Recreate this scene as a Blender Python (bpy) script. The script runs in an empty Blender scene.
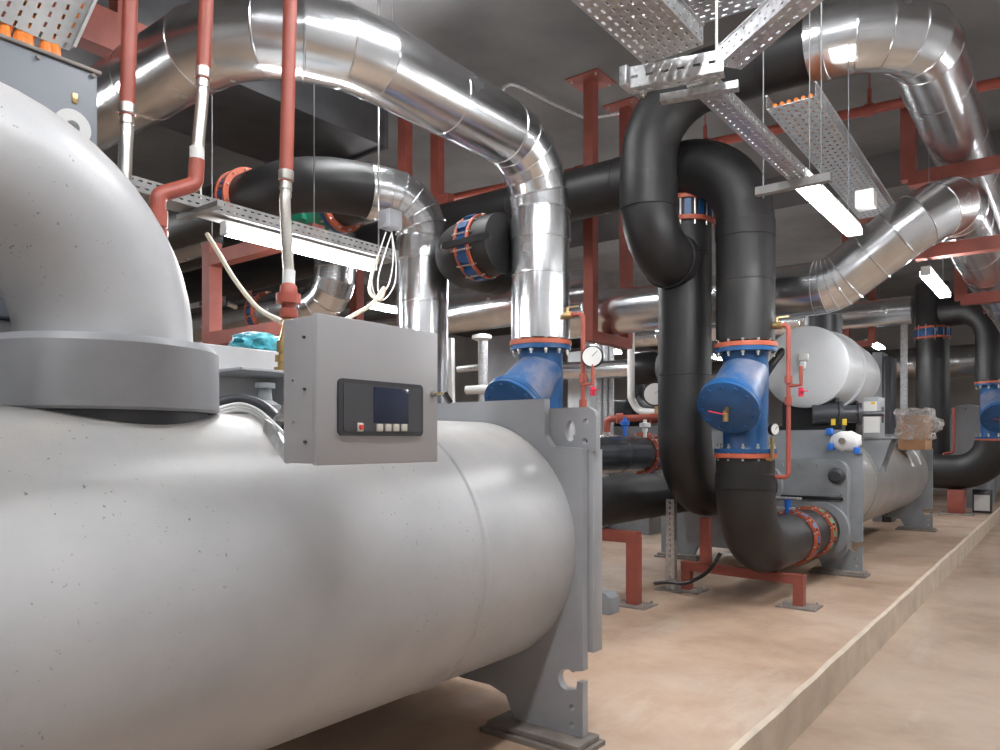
import bpy, bmesh, math, random
from mathutils import Vector, Matrix
random.seed(7)
V = Vector
PI = math.pi
S = bpy.context.scene
COL = S.collection

# ---------------------------------------------------------------- camera numbers (used to read sizes off known planes)
TH = math.radians(37.7)
ST, CT = math.sin(TH), math.cos(TH)
FPX, HZ, EYE = 740.0, 442.0, 1.40

def onX(px, py, X):
    r = (px - 500) / FPX
    Y = X * (CT + ST * r) / (CT * r - ST)
    d = -ST * X + CT * Y
    return V((X, Y, EYE + (HZ - py) / FPX * d))

def onY(px, py, Y):
    r = (px - 500) / FPX
    X = Y * (CT * r - ST) / (CT + ST * r)
    d = -ST * X + CT * Y
    return V((X, Y, EYE + (HZ - py) / FPX * d))

def atD(px, py, d):
    xc = (px - 500) / FPX * d
    return V((-ST * d + CT * xc, CT * d + ST * xc, EYE + (HZ - py) / FPX * d))

# ---------------------------------------------------------------- materials
def mat_new(name):
    m = bpy.data.materials.new(name)
    m.use_nodes = True
    nt = m.node_tree
    return m, nt, nt.nodes['Principled BSDF']

def coords(nt, scale=(1, 1, 1)):
    g = nt.nodes.new('ShaderNodeNewGeometry')
    mp = nt.nodes.new('ShaderNodeMapping')
    mp.inputs['Scale'].default_value = scale
    nt.links.new(g.outputs['Position'], mp.inputs['Vector'])
    return mp.outputs['Vector']

def noise(nt, vec, scale, detail=4, rough=0.55):
    n = nt.nodes.new('ShaderNodeTexNoise')
    n.inputs['Scale'].default_value = scale
    n.inputs['Detail'].default_value = detail
    n.inputs['Roughness'].default_value = rough
    nt.links.new(vec, n.inputs['Vector'])
    return n.outputs['Fac']

def ramp(nt, fac, stops):
    r = nt.nodes.new('ShaderNodeValToRGB')
    els = r.color_ramp.elements
    while len(els) < len(stops):
        els.new(0.5)
    for e, (p, c) in zip(els, stops):
        e.position = p
        e.color = (c[0], c[1], c[2], 1) if not isinstance(c, (int, float)) else (c, c, c, 1)
    nt.links.new(fac, r.inputs['Fac'])
    return r.outputs['Color']

def mixc(nt, fac, a, b):
    m = nt.nodes.new('ShaderNodeMix')
    m.data_type = 'RGBA'
    for sock, v in ((m.inputs[0], fac), (m.inputs[6], a), (m.inputs[7], b)):
        if hasattr(v, 'links') or hasattr(v, 'is_linked'):
            nt.links.new(v, sock)
        elif isinstance(v, (int, float)):
            sock.default_value = v
        else:
            sock.default_value = (v[0], v[1], v[2], 1)
    return m.outputs[2]

def bump(nt, b, h, strength=0.2, dist=0.01):
    bp = nt.nodes.new('ShaderNodeBump')
    bp.inputs['Strength'].default_value = strength
    bp.inputs['Distance'].default_value = dist
    nt.links.new(h, bp.inputs['Height'])
    nt.links.new(bp.outputs['Normal'], b.inputs['Normal'])

def paint(name, c, rough=0.5, var=0.15, scale=6, metal=0.0, bstr=0.0, bscale=40, spec=0.5):
    m, nt, b = mat_new(name)
    v = coords(nt)
    f = noise(nt, v, scale, 5)
    lo = tuple(x * (1 - var) for x in c)
    hi = tuple(min(1, x * (1 + var)) for x in c)
    nt.links.new(ramp(nt, f, [(0.3, lo), (0.7, hi)]), b.inputs['Base Color'])
    b.inputs['Roughness'].default_value = rough
    b.inputs['Metallic'].default_value = metal
    b.inputs['Specular IOR Level'].default_value = spec
    if bstr:
        bump(nt, b, noise(nt, v, bscale, 4), bstr)
    return m

def m_clad():
    m, nt, b = mat_new('aluminium_jacket')
    v = coords(nt)
    b.inputs['Metallic'].default_value = 1
    nt.links.new(ramp(nt, noise(nt, v, 5, 3), [(0.3, (0.68, 0.70, 0.725)), (0.7, (0.80, 0.815, 0.83))]), b.inputs['Base Color'])
    nt.links.new(ramp(nt, noise(nt, v, 4, 2), [(0.25, 0.20), (0.75, 0.28)]), b.inputs['Roughness'])
    bump(nt, b, noise(nt, v, 1.6, 0), 0.05, 0.02)
    return m

def m_galv():
    m, nt, b = mat_new('galvanised_steel')
    v = coords(nt)
    vo = nt.nodes.new('ShaderNodeTexVoronoi')
    vo.inputs['Scale'].default_value = 60
    nt.links.new(v, vo.inputs['Vector'])
    b.inputs['Metallic'].default_value = 0.85
    nt.links.new(ramp(nt, vo.outputs['Color'], [(0.2, (0.50, 0.51, 0.53)), (0.8, (0.70, 0.71, 0.72))]), b.inputs['Base Color'])
    b.inputs['Roughness'].default_value = 0.36
    return m

def m_rubber():
    m, nt, b = mat_new('black_rubber_insulation')
    v = coords(nt)
    f = noise(nt, v, 3.2, 6, 0.65)
    nt.links.new(ramp(nt, f, [(0.35, (0.010, 0.0095, 0.010)), (0.62, (0.018, 0.017, 0.017)), (0.8, (0.040, 0.037, 0.034))]), b.inputs['Base Color'])
    nt.links.new(ramp(nt, f, [(0.3, 0.42), (0.8, 0.62)]), b.inputs['Roughness'])
    bump(nt, b, noise(nt, v, 9, 4), 0.12, 0.02)
    return m

def m_shell():
    m, nt, b = mat_new('light_grey_shell_paint')
    v = coords(nt)
    f = noise(nt, v, 2.2, 6, 0.6)
    base = ramp(nt, f, [(0.3, (0.40, 0.405, 0.42)), (0.7, (0.485, 0.487, 0.495))])
    # settled beige dust in patches
    g = nt.nodes.new('ShaderNodeNewGeometry')
    sp = nt.nodes.new('ShaderNodeSeparateXYZ')
    nt.links.new(g.outputs['Normal'], sp.inputs[0])
    mu = nt.nodes.new('ShaderNodeMath'); mu.operation = 'MULTIPLY'
    nt.links.new(ramp(nt, sp.outputs['Z'], [(0.45, 0.0), (0.95, 1.0)]), mu.inputs[0])
    nt.links.new(ramp(nt, noise(nt, v, 5, 6, 0.7), [(0.35, 0.15), (0.7, 0.85)]), mu.inputs[1])
    c = mixc(nt, mu.outputs[0], base, (0.57, 0.53, 0.48))
    rust = ramp(nt, noise(nt, coords(nt, (1, 5, 1)), 2.4, 6, 0.7), [(0.66, 0.0), (0.78, 0.5)])
    c = mixc(nt, rust, c, (0.42, 0.26, 0.15))
    chips = ramp(nt, noise(nt, v, 60, 3, 0.6), [(0.67, 0.0), (0.70, 0.85)])
    cm = nt.nodes.new('ShaderNodeMath'); cm.operation = 'MULTIPLY'
    nt.links.new(chips, cm.inputs[0])
    nt.links.new(ramp(nt, noise(nt, v, 1.9, 2), [(0.50, 0.0), (0.60, 1.0)]), cm.inputs[1])
    c = mixc(nt, cm.outputs[0], c, (0.14, 0.125, 0.11))
    nt.links.new(c, b.inputs['Base Color'])
    b.inputs['Roughness'].default_value = 0.36
    bump(nt, b, noise(nt, coords(nt, (1, 1, 2.0)), 11, 6, 0.6), 0.07, 0.012)
    return m

def m_floor(name, c1, c2, c3, sc=0.9):
    m, nt, b = mat_new(name)
    v = coords(nt)
    c = ramp(nt, noise(nt, v, sc, 8, 0.65), [(0.28, c1), (0.5, c2), (0.75, c3)])
    st = ramp(nt, noise(nt, coords(nt, (1.0, 0.25, 1)), 1.7, 7, 0.7), [(0.55, 0.0), (0.75, 0.65)])
    c = mixc(nt, st, c, (0.60, 0.52, 0.44))
    sp = ramp(nt, noise(nt, v, 30, 3, 0.6), [(0.72, 0.0), (0.76, 0.5)])
    c = mixc(nt, sp, c, (0.16, 0.12, 0.09))
    nt.links.new(c, b.inputs['Base Color'])
    nt.links.new(ramp(nt, noise(nt, v, 2.3, 5), [(0.3, 0.34), (0.7, 0.6)]), b.inputs['Roughness'])
    bump(nt, b, noise(nt, v, 22, 6), 0.15, 0.01)
    return m

def m_emit(name, c, s):
    m, nt, b = mat_new(name)
    b.inputs['Base Color'].default_value = (0.9, 0.9, 0.9, 1)
    b.inputs['Emission Color'].default_value = (*c, 1)
    b.inputs['Emission Strength'].default_value = s
    return m

def m_hose():
    m, nt, b = mat_new('braided_steel_hose')
    v = coords(nt)
    w = nt.nodes.new('ShaderNodeTexWave')
    w.bands_direction = 'Z'
    w.inputs['Scale'].default_value = 55
    nt.links.new(v, w.inputs['Vector'])
    b.inputs['Metallic'].default_value = 0.9
    nt.links.new(ramp(nt, w.outputs['Fac'], [(0.1, (0.50, 0.47, 0.43)), (0.7, (0.74, 0.71, 0.66))]), b.inputs['Base Color'])
    b.inputs['Roughness'].default_value = 0.32
    bump(nt, b, w.outputs['Fac'], 0.15, 0.002)
    return m

def m_wrap():
    m, nt, b = mat_new('clear_plastic_wrap')
    v = coords(nt)
    b.inputs['Base Color'].default_value = (0.85, 0.84, 0.83, 1)
    b.inputs['Roughness'].default_value = 0.22
    nt.links.new(ramp(nt, noise(nt, v, 14, 5, 0.7), [(0.38, 0.10), (0.70, 0.55)]), b.inputs['Alpha'])
    bump(nt, b, noise(nt, v, 18, 5, 0.7), 0.9, 0.03)
    return m

M = {}
M['clad'] = m_clad(); M['galv'] = m_galv(); M['rubber'] = m_rubber(); M['shell'] = m_shell()
M['pad'] = m_floor('pad_concrete', (0.27, 0.175, 0.115), (0.43, 0.30, 0.215), (0.53, 0.42, 0.335))
M['aisle'] = m_floor('aisle_concrete', (0.28, 0.195, 0.135), (0.41, 0.305, 0.23), (0.49, 0.39, 0.31), 0.7)
M['kerb'] = paint('kerb_cement', (0.58, 0.49, 0.39), 0.8, 0.14, 4, bstr=0.35, bscale=18)
M['ceil'] = paint('ceiling_concrete', (0.15, 0.145, 0.143), 0.8, 0.3, 0.9, bstr=0.1)
M['wall'] = paint('wall_plaster', (0.50, 0.49, 0.48), 0.8, 0.12, 1.5)
M['red'] = paint('red_oxide_primer', (0.27, 0.070, 0.050), 0.5, 0.18, 5, bstr=0.06)
M['redpipe'] = paint('red_pipe_paint', (0.36, 0.082, 0.057), 0.42, 0.12, 5, bstr=0.05)
M['flange'] = paint('orange_red_flange_paint', (0.45, 0.105, 0.055), 0.45, 0.15, 8)
M['blue'] = paint('blue_valve_paint', (0.014, 0.082, 0.225), 0.36, 0.3, 4)
M['bluedust'] = None
M['green'] = paint('green_valve_paint', (0.02, 0.22, 0.13), 0.4, 0.25, 6)
M['plate'] = paint('mid_grey_paint', (0.345, 0.355, 0.375), 0.42, 0.10, 3, bstr=0.05)
M['box'] = paint('control_box_grey_paint', (0.37, 0.365, 0.375), 0.36, 0.04, 2)
M['cab'] = paint('blue_grey_cabinet_paint', (0.11, 0.122, 0.145), 0.4, 0.08, 2)
M['dark_plate'] = paint('slate_grey_paint', (0.235, 0.25, 0.265), 0.42, 0.15, 4)
M['dshell'] = paint('dull_grey_shell_paint', (0.33, 0.32, 0.31), 0.3, 0.12, 3, metal=0.25)
M['white'] = paint('white_tank_paint', (0.62, 0.64, 0.66), 0.35, 0.06, 2)
M['dark'] = paint('dark_grey_plastic', (0.045, 0.047, 0.055), 0.35, 0.08, 3)
M['black'] = paint('black_plastic', (0.012, 0.012, 0.013), 0.35, 0.1, 3)
M['steel'] = paint('zinc_bolt', (0.62, 0.60, 0.56), 0.3, 0.1, 20, metal=0.9)
M['brass'] = paint('brass', (0.52, 0.36, 0.16), 0.32, 0.15, 20, metal=0.9)
M['hose'] = m_hose()
M['cream'] = paint('cream_cable_sheath', (0.66, 0.58, 0.44), 0.5, 0.05)
M['whitep'] = paint('white_plastic', (0.75, 0.75, 0.74), 0.4, 0.03)
M['orange'] = paint('orange_cable_sheath', (0.72, 0.20, 0.03), 0.45, 0.08)
M['screen'] = paint('navy_display', (0.012, 0.02, 0.05), 0.12, 0.05)
M['btn'] = paint('beige_button', (0.62, 0.58, 0.52), 0.45, 0.02)
M['btnred'] = paint('red_button', (0.75, 0.06, 0.04), 0.4, 0.02)
M['foot'] = paint('dusty_base_plate', (0.22, 0.19, 0.17), 0.6, 0.25, 9)
M['card'] = paint('brown_cardboard', (0.36, 0.20, 0.11), 0.8, 0.1)
M['wrap'] = m_wrap()
M['tape'] = paint('blue_tape', (0.02, 0.16, 0.62), 0.45, 0.1)
M['rag'] = paint('turquoise_plastic_film', (0.08, 0.42, 0.52), 0.3, 0.6, 30)
M['paper'] = paint('paper_label', (0.72, 0.72, 0.70), 0.6, 0.03)
M['yellow'] = paint('yellow_tag', (0.75, 0.55, 0.05), 0.5, 0.03)
M['pinkred'] = paint('red_lever_grip', (0.65, 0.03, 0.07), 0.4, 0.05)
M['tube'] = m_emit('fluorescent_tube', (0.97, 0.985, 1.0), 60)
M['dial'] = paint('gauge_dial', (0.72, 0.72, 0.70), 0.4, 0.03)
M['ring'] = paint('light_grey_weld_cap', (0.55, 0.55, 0.55), 0.5, 0.05)
M['galv_dull'] = paint('dusty_galvanised_steel', (0.27, 0.265, 0.26), 0.6, 0.2, 6, metal=0.35)
M['foil'] = paint('glossy_black_foil', (0.085, 0.09, 0.10), 0.2, 0.4, 4, metal=0.6, bstr=0.3, bscale=5)
M['duct'] = paint('dull_sheet_duct', (0.10, 0.10, 0.105), 0.5, 0.25, 2, metal=0.5)
def m_dusty_blue():
    m, nt, b = mat_new('dusty_blue_paint')
    v = coords(nt)
    d = ramp(nt, noise(nt, v, 4.5, 5, 0.6), [(0.38, 0.0), (0.66, 0.75)])
    c = mixc(nt, d, (0.016, 0.088, 0.24), (0.27, 0.255, 0.28))
    nt.links.new(c, b.inputs['Base Color'])
    b.inputs['Roughness'].default_value = 0.45
    return m
M['bluedust'] = m_dusty_blue()

# ---------------------------------------------------------------- geometry helpers
def frame_of(t):
    t = t.normalized()
    a = V((0, 0, 1)) if abs(t.z) < 0.9 else V((0, 1, 0))
    u = a.cross(t).normalized()
    return u, t.cross(u).normalized()

def box(bm, x0, x1, y0, y1, z0, z1, bev=0.0):
    r = bmesh.ops.create_cube(bm, size=1)
    bmesh.ops.scale(bm, vec=(x1 - x0, y1 - y0, z1 - z0), verts=r['verts'])
    bmesh.ops.translate(bm, vec=((x0 + x1) / 2, (y0 + y1) / 2, (z0 + z1) / 2), verts=r['verts'])
    if bev:
        es = list({e for v in r['verts'] for e in v.link_edges})
        bmesh.ops.bevel(bm, geom=es, offset=bev, segments=2, affect='EDGES', profile=0.5)
    return bm

def obox(bm, p0, p1, w, h, up=(0, 0, 1)):
    """a bar of section w x h from p0 to p1"""
    p0, p1 = V(p0), V(p1)
    t = (p1 - p0).normalized()
    upv = V(up)
    if abs(t.dot(upv)) > 0.95:
        upv = V((0, 1, 0))
    s = t.cross(upv).normalized()
    n = s.cross(t).normalized()
    vs = []
    for p in (p0, p1):
        for a, b in ((-1, -1), (1, -1), (1, 1), (-1, 1)):
            vs.append(bm.verts.new(p + s * (a * w / 2) + n * (b * h / 2)))
    for f in ((3, 2, 1, 0), (4, 5, 6, 7), (0, 1, 5, 4), (1, 2, 6, 5), (2, 3, 7, 6), (3, 0, 4, 7)):
        bm.faces.new([vs[i] for i in f])
    return bm

def tube_rings(bm, rings, n=24, caps=True):
    """rings: (centre, tangent, radius); joined with a carried-along frame"""
    prev = None
    u = None
    out = []
    for c, t, r in rings:
        t = V(t).normalized()
        if u is None:
            u, w = frame_of(t)
        else:
            u = (u - t * u.dot(t)).normalized()
            w = t.cross(u)
        out.append([bm.verts.new(V(c) + (u * math.cos(2 * PI * k / n) + w * math.sin(2 * PI * k / n)) * r) for k in range(n)])
    for a, b in zip(out, out[1:]):
        for k in range(n):
            bm.faces.new((a[k], a[(k + 1) % n], b[(k + 1) % n], b[k]))
    if caps:
        bm.faces.new(list(reversed(out[0])))
        bm.faces.new(out[-1])
    return bm

def cyl(bm, p0, p1, r, r2=None, n=24, caps=True):
    p0, p1 = V(p0), V(p1)
    return tube_rings(bm, [(p0, p1 - p0, r), (p1, p1 - p0, r if r2 is None else r2)], n, caps)

def lathe(bm, o, axis, prof, n=32, caps=True):
    o, axis = V(o), V(axis).normalized()
    return tube_rings(bm, [(o + axis * a, axis, r) for a, r in prof], n, caps)

def annulus(bm, c, axis, ri, ro, th, n=32):
    c, t = V(c), V(axis).normalized()
    u, w = frame_of(t)
    L = []
    for (a, r) in ((-th / 2, ri), (-th / 2, ro), (th / 2, ro), (th / 2, ri)):
        L.append([bm.verts.new(c + t * a + (u * math.cos(2 * PI * k / n) + w * math.sin(2 * PI * k / n)) * r) for k in range(n)])
    for i in range(4):
        a, b = L[i], L[(i + 1) % 4]
        for k in range(n):
            bm.faces.new((a[k], a[(k + 1) % n], b[(k + 1) % n], b[k]))
    return bm

def curve_pts(pts, sub=10):
    """Catmull-Rom through pts"""
    P = [V(p) for p in pts]
    P = [P[0] * 2 - P[1]] + P + [P[-1] * 2 - P[-2]]
    out = []
    for i in range(1, len(P) - 2):
        for k in range(sub):
            t = k / sub
            a, b, c, d = P[i - 1], P[i], P[i + 1], P[i + 2]
            out.append(0.5 * ((2 * b) + (c - a) * t + (2 * a - 5 * b + 4 * c - d) * t * t + (3 * b - a - 3 * c + d) * t ** 3))
    out.append(P[-2])
    return out

def wire(bm, pts, r, n=8, sub=10):
    q = curve_pts(pts, sub) if sub > 1 else [V(p) for p in pts]
    rings = []
    for i, p in enumerate(q):
        t = q[min(i + 1, len(q) - 1)] - q[max(i - 1, 0)]
        rings.append((p, t, r))
    return tube_rings(bm, rings, n)

def prism(bm, loops, f, w0, w1):
    """a flat outline (with holes) given a thickness; f(u, v, w) -> point"""
    sides = []
    for w in (w0, w1):
        es, vl = [], []
        for lp in loops:
            vs = [bm.verts.new(f(u, v, w)) for u, v in lp]
            vl.append(vs)
            es += [bm.edges.new((vs[i], vs[(i + 1) % len(vs)])) for i in range(len(vs))]
        bmesh.ops.triangle_fill(bm, use_beauty=True, edges=es)
        sides.append(vl)
    for a, b in zip(*sides):
        for i in range(len(a)):
            j = (i + 1) % len(a)
            bm.faces.new((a[i], a[j], b[j], b[i]))
    bmesh.ops.recalc_face_normals(bm, faces=bm.faces)
    return bm

def circ(u, v, r, n=20):
    return [(u + r * math.cos(2 * PI * k / n), v + r * math.sin(2 * PI * k / n)) for k in range(n)]

def rrect(u0, u1, v0, v1, r, n=5):
    out = []
    for cu, cv, a0 in ((u1 - r, v1 - r, 0), (u0 + r, v1 - r, 90), (u0 + r, v0 + r, 180), (u1 - r, v0 + r, 270)):
        for k in range(n + 1):
            a = math.radians(a0 + 90 * k / n)
            out.append((cu + r * math.cos(a), cv + r * math.sin(a)))
    return out

def perf(bm, o, u, v, L, W, pu=0.05, pv=0.035, su=0.022, sv=0.008):
    """sheet with staggered slots punched through: o corner, u along L, v across W"""
    o, u, v = V(o), V(u).normalized(), V(v).normalized()
    nu, nv = max(1, round(L / pu)), max(1, round(W / pv))
    du, dv = L / nu, W / nv
    for j in range(nv):
        for i in range(nu):
            a0, b0 = i * du, j * dv
            off = du * (0.16 if j % 2 else -0.16)
            c = [(a0, b0), (a0 + du, b0), (a0 + du, b0 + dv), (a0, b0 + dv)]
            ca, cb = a0 + du / 2 + off, b0 + dv / 2
            h = [(ca - su / 2, cb - sv / 2), (ca + su / 2, cb - sv / 2), (ca + su / 2, cb + sv / 2), (ca - su / 2, cb + sv / 2)]
            cv_ = [bm.verts.new(o + u * a + v * b) for a, b in c]
            hv = [bm.verts.new(o + u * a + v * b) for a, b in h]
            for k in range(4):
                bm.faces.new((cv_[k], cv_[(k + 1) % 4], hv[(k + 1) % 4], hv[k]))
    bmesh.ops.remove_doubles(bm, verts=bm.verts, dist=1e-5)
    return bm

OFF = {}
def empty(name, loc, label, cat, group=None):
    o = bpy.data.objects.new(name, None)
    o.empty_display_size = 0.1
    o.location = loc
    COL.objects.link(o)
    OFF[o] = V(loc)
    o['label'] = label; o['category'] = cat
    if group: o['group'] = group
    return o

def part(name, bm, mat, parent=None, solid=0.0, ang=0.6, label=None, loc=None):
    off = OFF[parent] if parent else V(loc if loc is not None else (0, 0, 0))
    bmesh.ops.translate(bm, vec=-off, verts=bm.verts)
    bm.normal_update()
    for f in bm.faces: f.smooth = True
    for e in bm.edges:
        if len(e.link_faces) != 2 or e.calc_face_angle(0) > ang: e.smooth = False
    me = bpy.data.meshes.new(name)
    bm.to_mesh(me); bm.free()
    me.materials.append(M[mat] if isinstance(mat, str) else mat)
    o = bpy.data.objects.new(name, me)
    COL.objects.link(o)
    OFF[o] = off
    if parent: o.parent = parent
    else: o.location = off
    if solid:
        md = o.modifiers.new('sheet', 'SOLIDIFY'); md.thickness = solid; md.offset = 0
    if label: o['label'] = label
    return o

def tag(o, label, cat, group=None):
    o['label'] = label; o['category'] = cat
    if group: o['group'] = group
    return o

def struct(name, bm, mat, ang=0.6):
    o = part(name, bm, mat, ang=ang)
    o['kind'] = 'structure'
    return o

B = bmesh.new

def route(parent, pts, r, fil, mat='clad', gores=5, bands=True, n=32, joint=1.2, straight='pipe_jacket', bend='elbow_jacket', caps=True, mats=None):
    """insulated pipe along a polyline: each straight and each elbow its own part, raised seams at the joints"""
    P = [V(p) for p in pts]
    k = len(P)
    fl = fil if isinstance(fil, (list, tuple)) else [fil] * k
    cut = []
    for i in range(k):
        if 0 < i < k - 1:
            a, b = (P[i - 1] - P[i]).normalized(), (P[i + 1] - P[i]).normalized()
            ang = PI - a.angle(b)
            tl = fl[i] * math.tan(ang / 2)
            cut.append((tl, a, b, ang))
        else:
            cut.append(None)
    made = []
    def bead(rings, c, t, h=0.005, w=0.008):
        rings += [(c - t * w, t, r), (c - t * w * 0.4, t, r + h), (c + t * w * 0.4, t, r + h), (c + t * w, t, r)]
    mi = 0
    for i in range(k - 1):
        s = P[i] + (cut[i][2] * cut[i][0] if cut[i] else V())
        e = P[i + 1] + (cut[i + 1][1] * cut[i + 1][0] if cut[i + 1] else V())
        t = (e - s)
        L = t.length
        mt = mats[mi] if mats else mat; mi += 1
        if L > 0.01:
            t.normalize()
            rings = [(s, t, r)]
            if bands:
                m = int(L / joint)
                for q in range(m + 1):
                    f = (q + 0.5) / (m + 1) if m else 0.5
                    if L > 0.3: bead(rings, s + t * (L * f), t, 0.003)
            rings.append((e, t, r))
            bm = B(); tube_rings(bm, rings, n, caps)
            made.append(part(straight, bm, mt, parent, ang=0.3))
        if cut[i + 1]:
            tl, a, b, ang = cut[i + 1]
            d_in, d_out = -a, b
            ax = d_in.cross(d_out).normalized()
            nin = ax.cross(d_in)            # towards the centre of the bend
            cen = e + nin * fl[i + 1]
            g = gores if gores else 14
            rings = []
            for q in range(g + 1):
                f = q / g
                R = Matrix.Rotation(ang * f, 3, ax)
                c = cen + R @ (-nin * fl[i + 1])
                tt = R @ d_in
                if gores and bands:
                    bead(rings, c, tt, 0.005, 0.007)
                else:
                    rr = r
                    if bands and q in (0, g):
                        rings += [(c, tt, r)]
                    else:
                        rings.append((c, tt, r))
            bm = B(); tube_rings(bm, rings, n, caps)
            if gores:
                pass
            mt = mats[mi] if mats else mat; mi += 1
            made.append(part(bend, bm, mt, parent, ang=0.22 if gores else 0.6))
    return made

def bolt_circle(parent, c, axis, R, n, L, r=0.011, mat='steel', phase=0.0, name='bolt'):
    c, t = V(c), V(axis).normalized()
    u, w = frame_of(t)
    for k in range(n):
        a = 2 * PI * (k + 0.5) / n + phase
        p = c + (u * math.cos(a) + w * math.sin(a)) * R
        bm = B()
        cyl(bm, p - t * L / 2, p + t * L / 2, r * 0.62, n=8)
        cyl(bm, p - t * L * 0.36, p - t * L * 0.36 + t * r, r, n=6)
        cyl(bm, p + t * L * 0.36 - t * r, p + t * L * 0.36, r, n=6)
        part(name, bm, mat, parent)

def valve_band(label, c, axis, r, group=None, width=0.13, n=12, mid='blue', lever=None, cat='valve', ringr=0.045):
    """wafer valve: two orange-red ring flanges with blue lugs between"""
    c, t = V(c), V(axis).normalized()
    u, w = frame_of(t)
    root = empty('butterfly_valve', c - V((0, 0, r)), label, cat, group)
    ro = r + ringr
    for s in (-1, 1):
        bm = B(); annulus(bm, c + t * s * width * 0.42, t, r * 0.55, ro, width * 0.17)
        part('flange', bm, 'flange', root)
    bm = B(); annulus(bm, c, t, r * 0.5, r + 0.004, width * 0.7)
    for k in range(n):
        a = 2 * PI * k / n
        p = c + (u * math.cos(a) + w * math.sin(a)) * (r + 0.012)
        obox(bm, p - t * width * 0.33, p + t * width * 0.33, 0.055 * r / 0.23, 0.03, up=(p - c))
    part('valve_body', bm, mid, root)
    bolt_circle(root, c, t, r + ringr * 0.5, n, width * 1.35, 0.013)
    if lever:
        bm = B(); cyl(bm, lever[0], lever[1], 0.03, n=12); part('valve_neck', bm, 'steel', root)
        bm = B(); obox(bm, lever[1], lever[2], 0.03, 0.05); part('lever', bm, 'black', root)
    return root

def gauge(parent, c, face, r=0.045):
    c, t = V(c), V(face).normalized()
    bm = B(); lathe(bm, c - t * 0.03, t, [(0, r * 0.9), (0.002, r), (0.03, r), (0.032, r * 0.93)], 24)
    g = part('gauge', bm, 'black', parent)
    bm = B(); lathe(bm, c + t * 0.001, t, [(0, r * 0.88), (0.003, r * 0.88)], 24); part('dial', bm, 'dial', g)
    u, w = frame_of(t)
    bm = B(); obox(bm, c + t * 0.006, c + t * 0.006 + (u * 0.5 + w * 0.5) * r, 0.004, 0.002, up=t); part('needle', bm, 'black', g)
    return g

# ---------------------------------------------------------------- setting
ZA = -0.25            # aisle floor; the plinth top is z = 0
CZ = 5.12             # ceiling
XW0, XW1, YW0, YW1 = -17.0, 2.6, -6.0, 25.0
bm = B(); box(bm, XW0, XW1, YW0, YW1, ZA - 0.2, ZA); struct('floor', bm, 'aisle')
bm = B()
ys = [YW0 + (YW1 - YW0) * i / 90 for i in range(91)]
rows = []
for y in ys:
    j = random.uniform(-0.006, 0.006)
    rows.append([bm.verts.new((XW0 + 0.01, y, 0)), bm.verts.new((-1.235 + j, y, random.uniform(-0.003, 0.003))),
                 bm.verts.new((-1.212 + j * 0.6, y, -0.018 + random.uniform(-0.005, 0.005))), bm.verts.new((-1.208, y, ZA))])
for a, b in zip(rows, rows[1:]):
    for k in range(3):
        bm.faces.new((a[k], a[k + 1], b[k + 1], b[k]))
bm.faces.ensure_lookup_table()
pl = struct('floor_plinth', bm, 'pad')
pl.data.materials.append(M['kerb'])
for p in pl.data.polygons:
    if p.center.x > -1.9: p.material_index = 1
    if abs(p.normal.z) > 0.95 and p.center.x < -2: p.material_index = 0
bm = B(); box(bm, XW0, XW1, YW0, YW1, CZ, CZ + 0.2); struct('ceiling', bm, 'ceil')
for nm, b in (('wall_left', (XW0 - 0.2, XW0, YW0, YW1)), ('wall_right', (XW1, XW1 + 0.2, YW0, YW1)),
              ('wall_back', (XW0, XW1, YW1, YW1 + 0.2)), ('wall_front', (XW0, XW1, YW0 - 0.2, YW0))):
    bm = B(); box(bm, *b, ZA, CZ); struct(nm, bm, 'wall')
for X in (-11.0,):
    bm = B(); box(bm, X - 0.28, X + 0.28, YW0, YW1, CZ - 0.55, CZ); struct('ceiling_beam', bm, 'ceil')
bm = B(); box(bm, XW0, XW1, 10.6, 11.1, CZ - 0.45, CZ); struct('ceiling_beam', bm, 'ceil')

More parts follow.
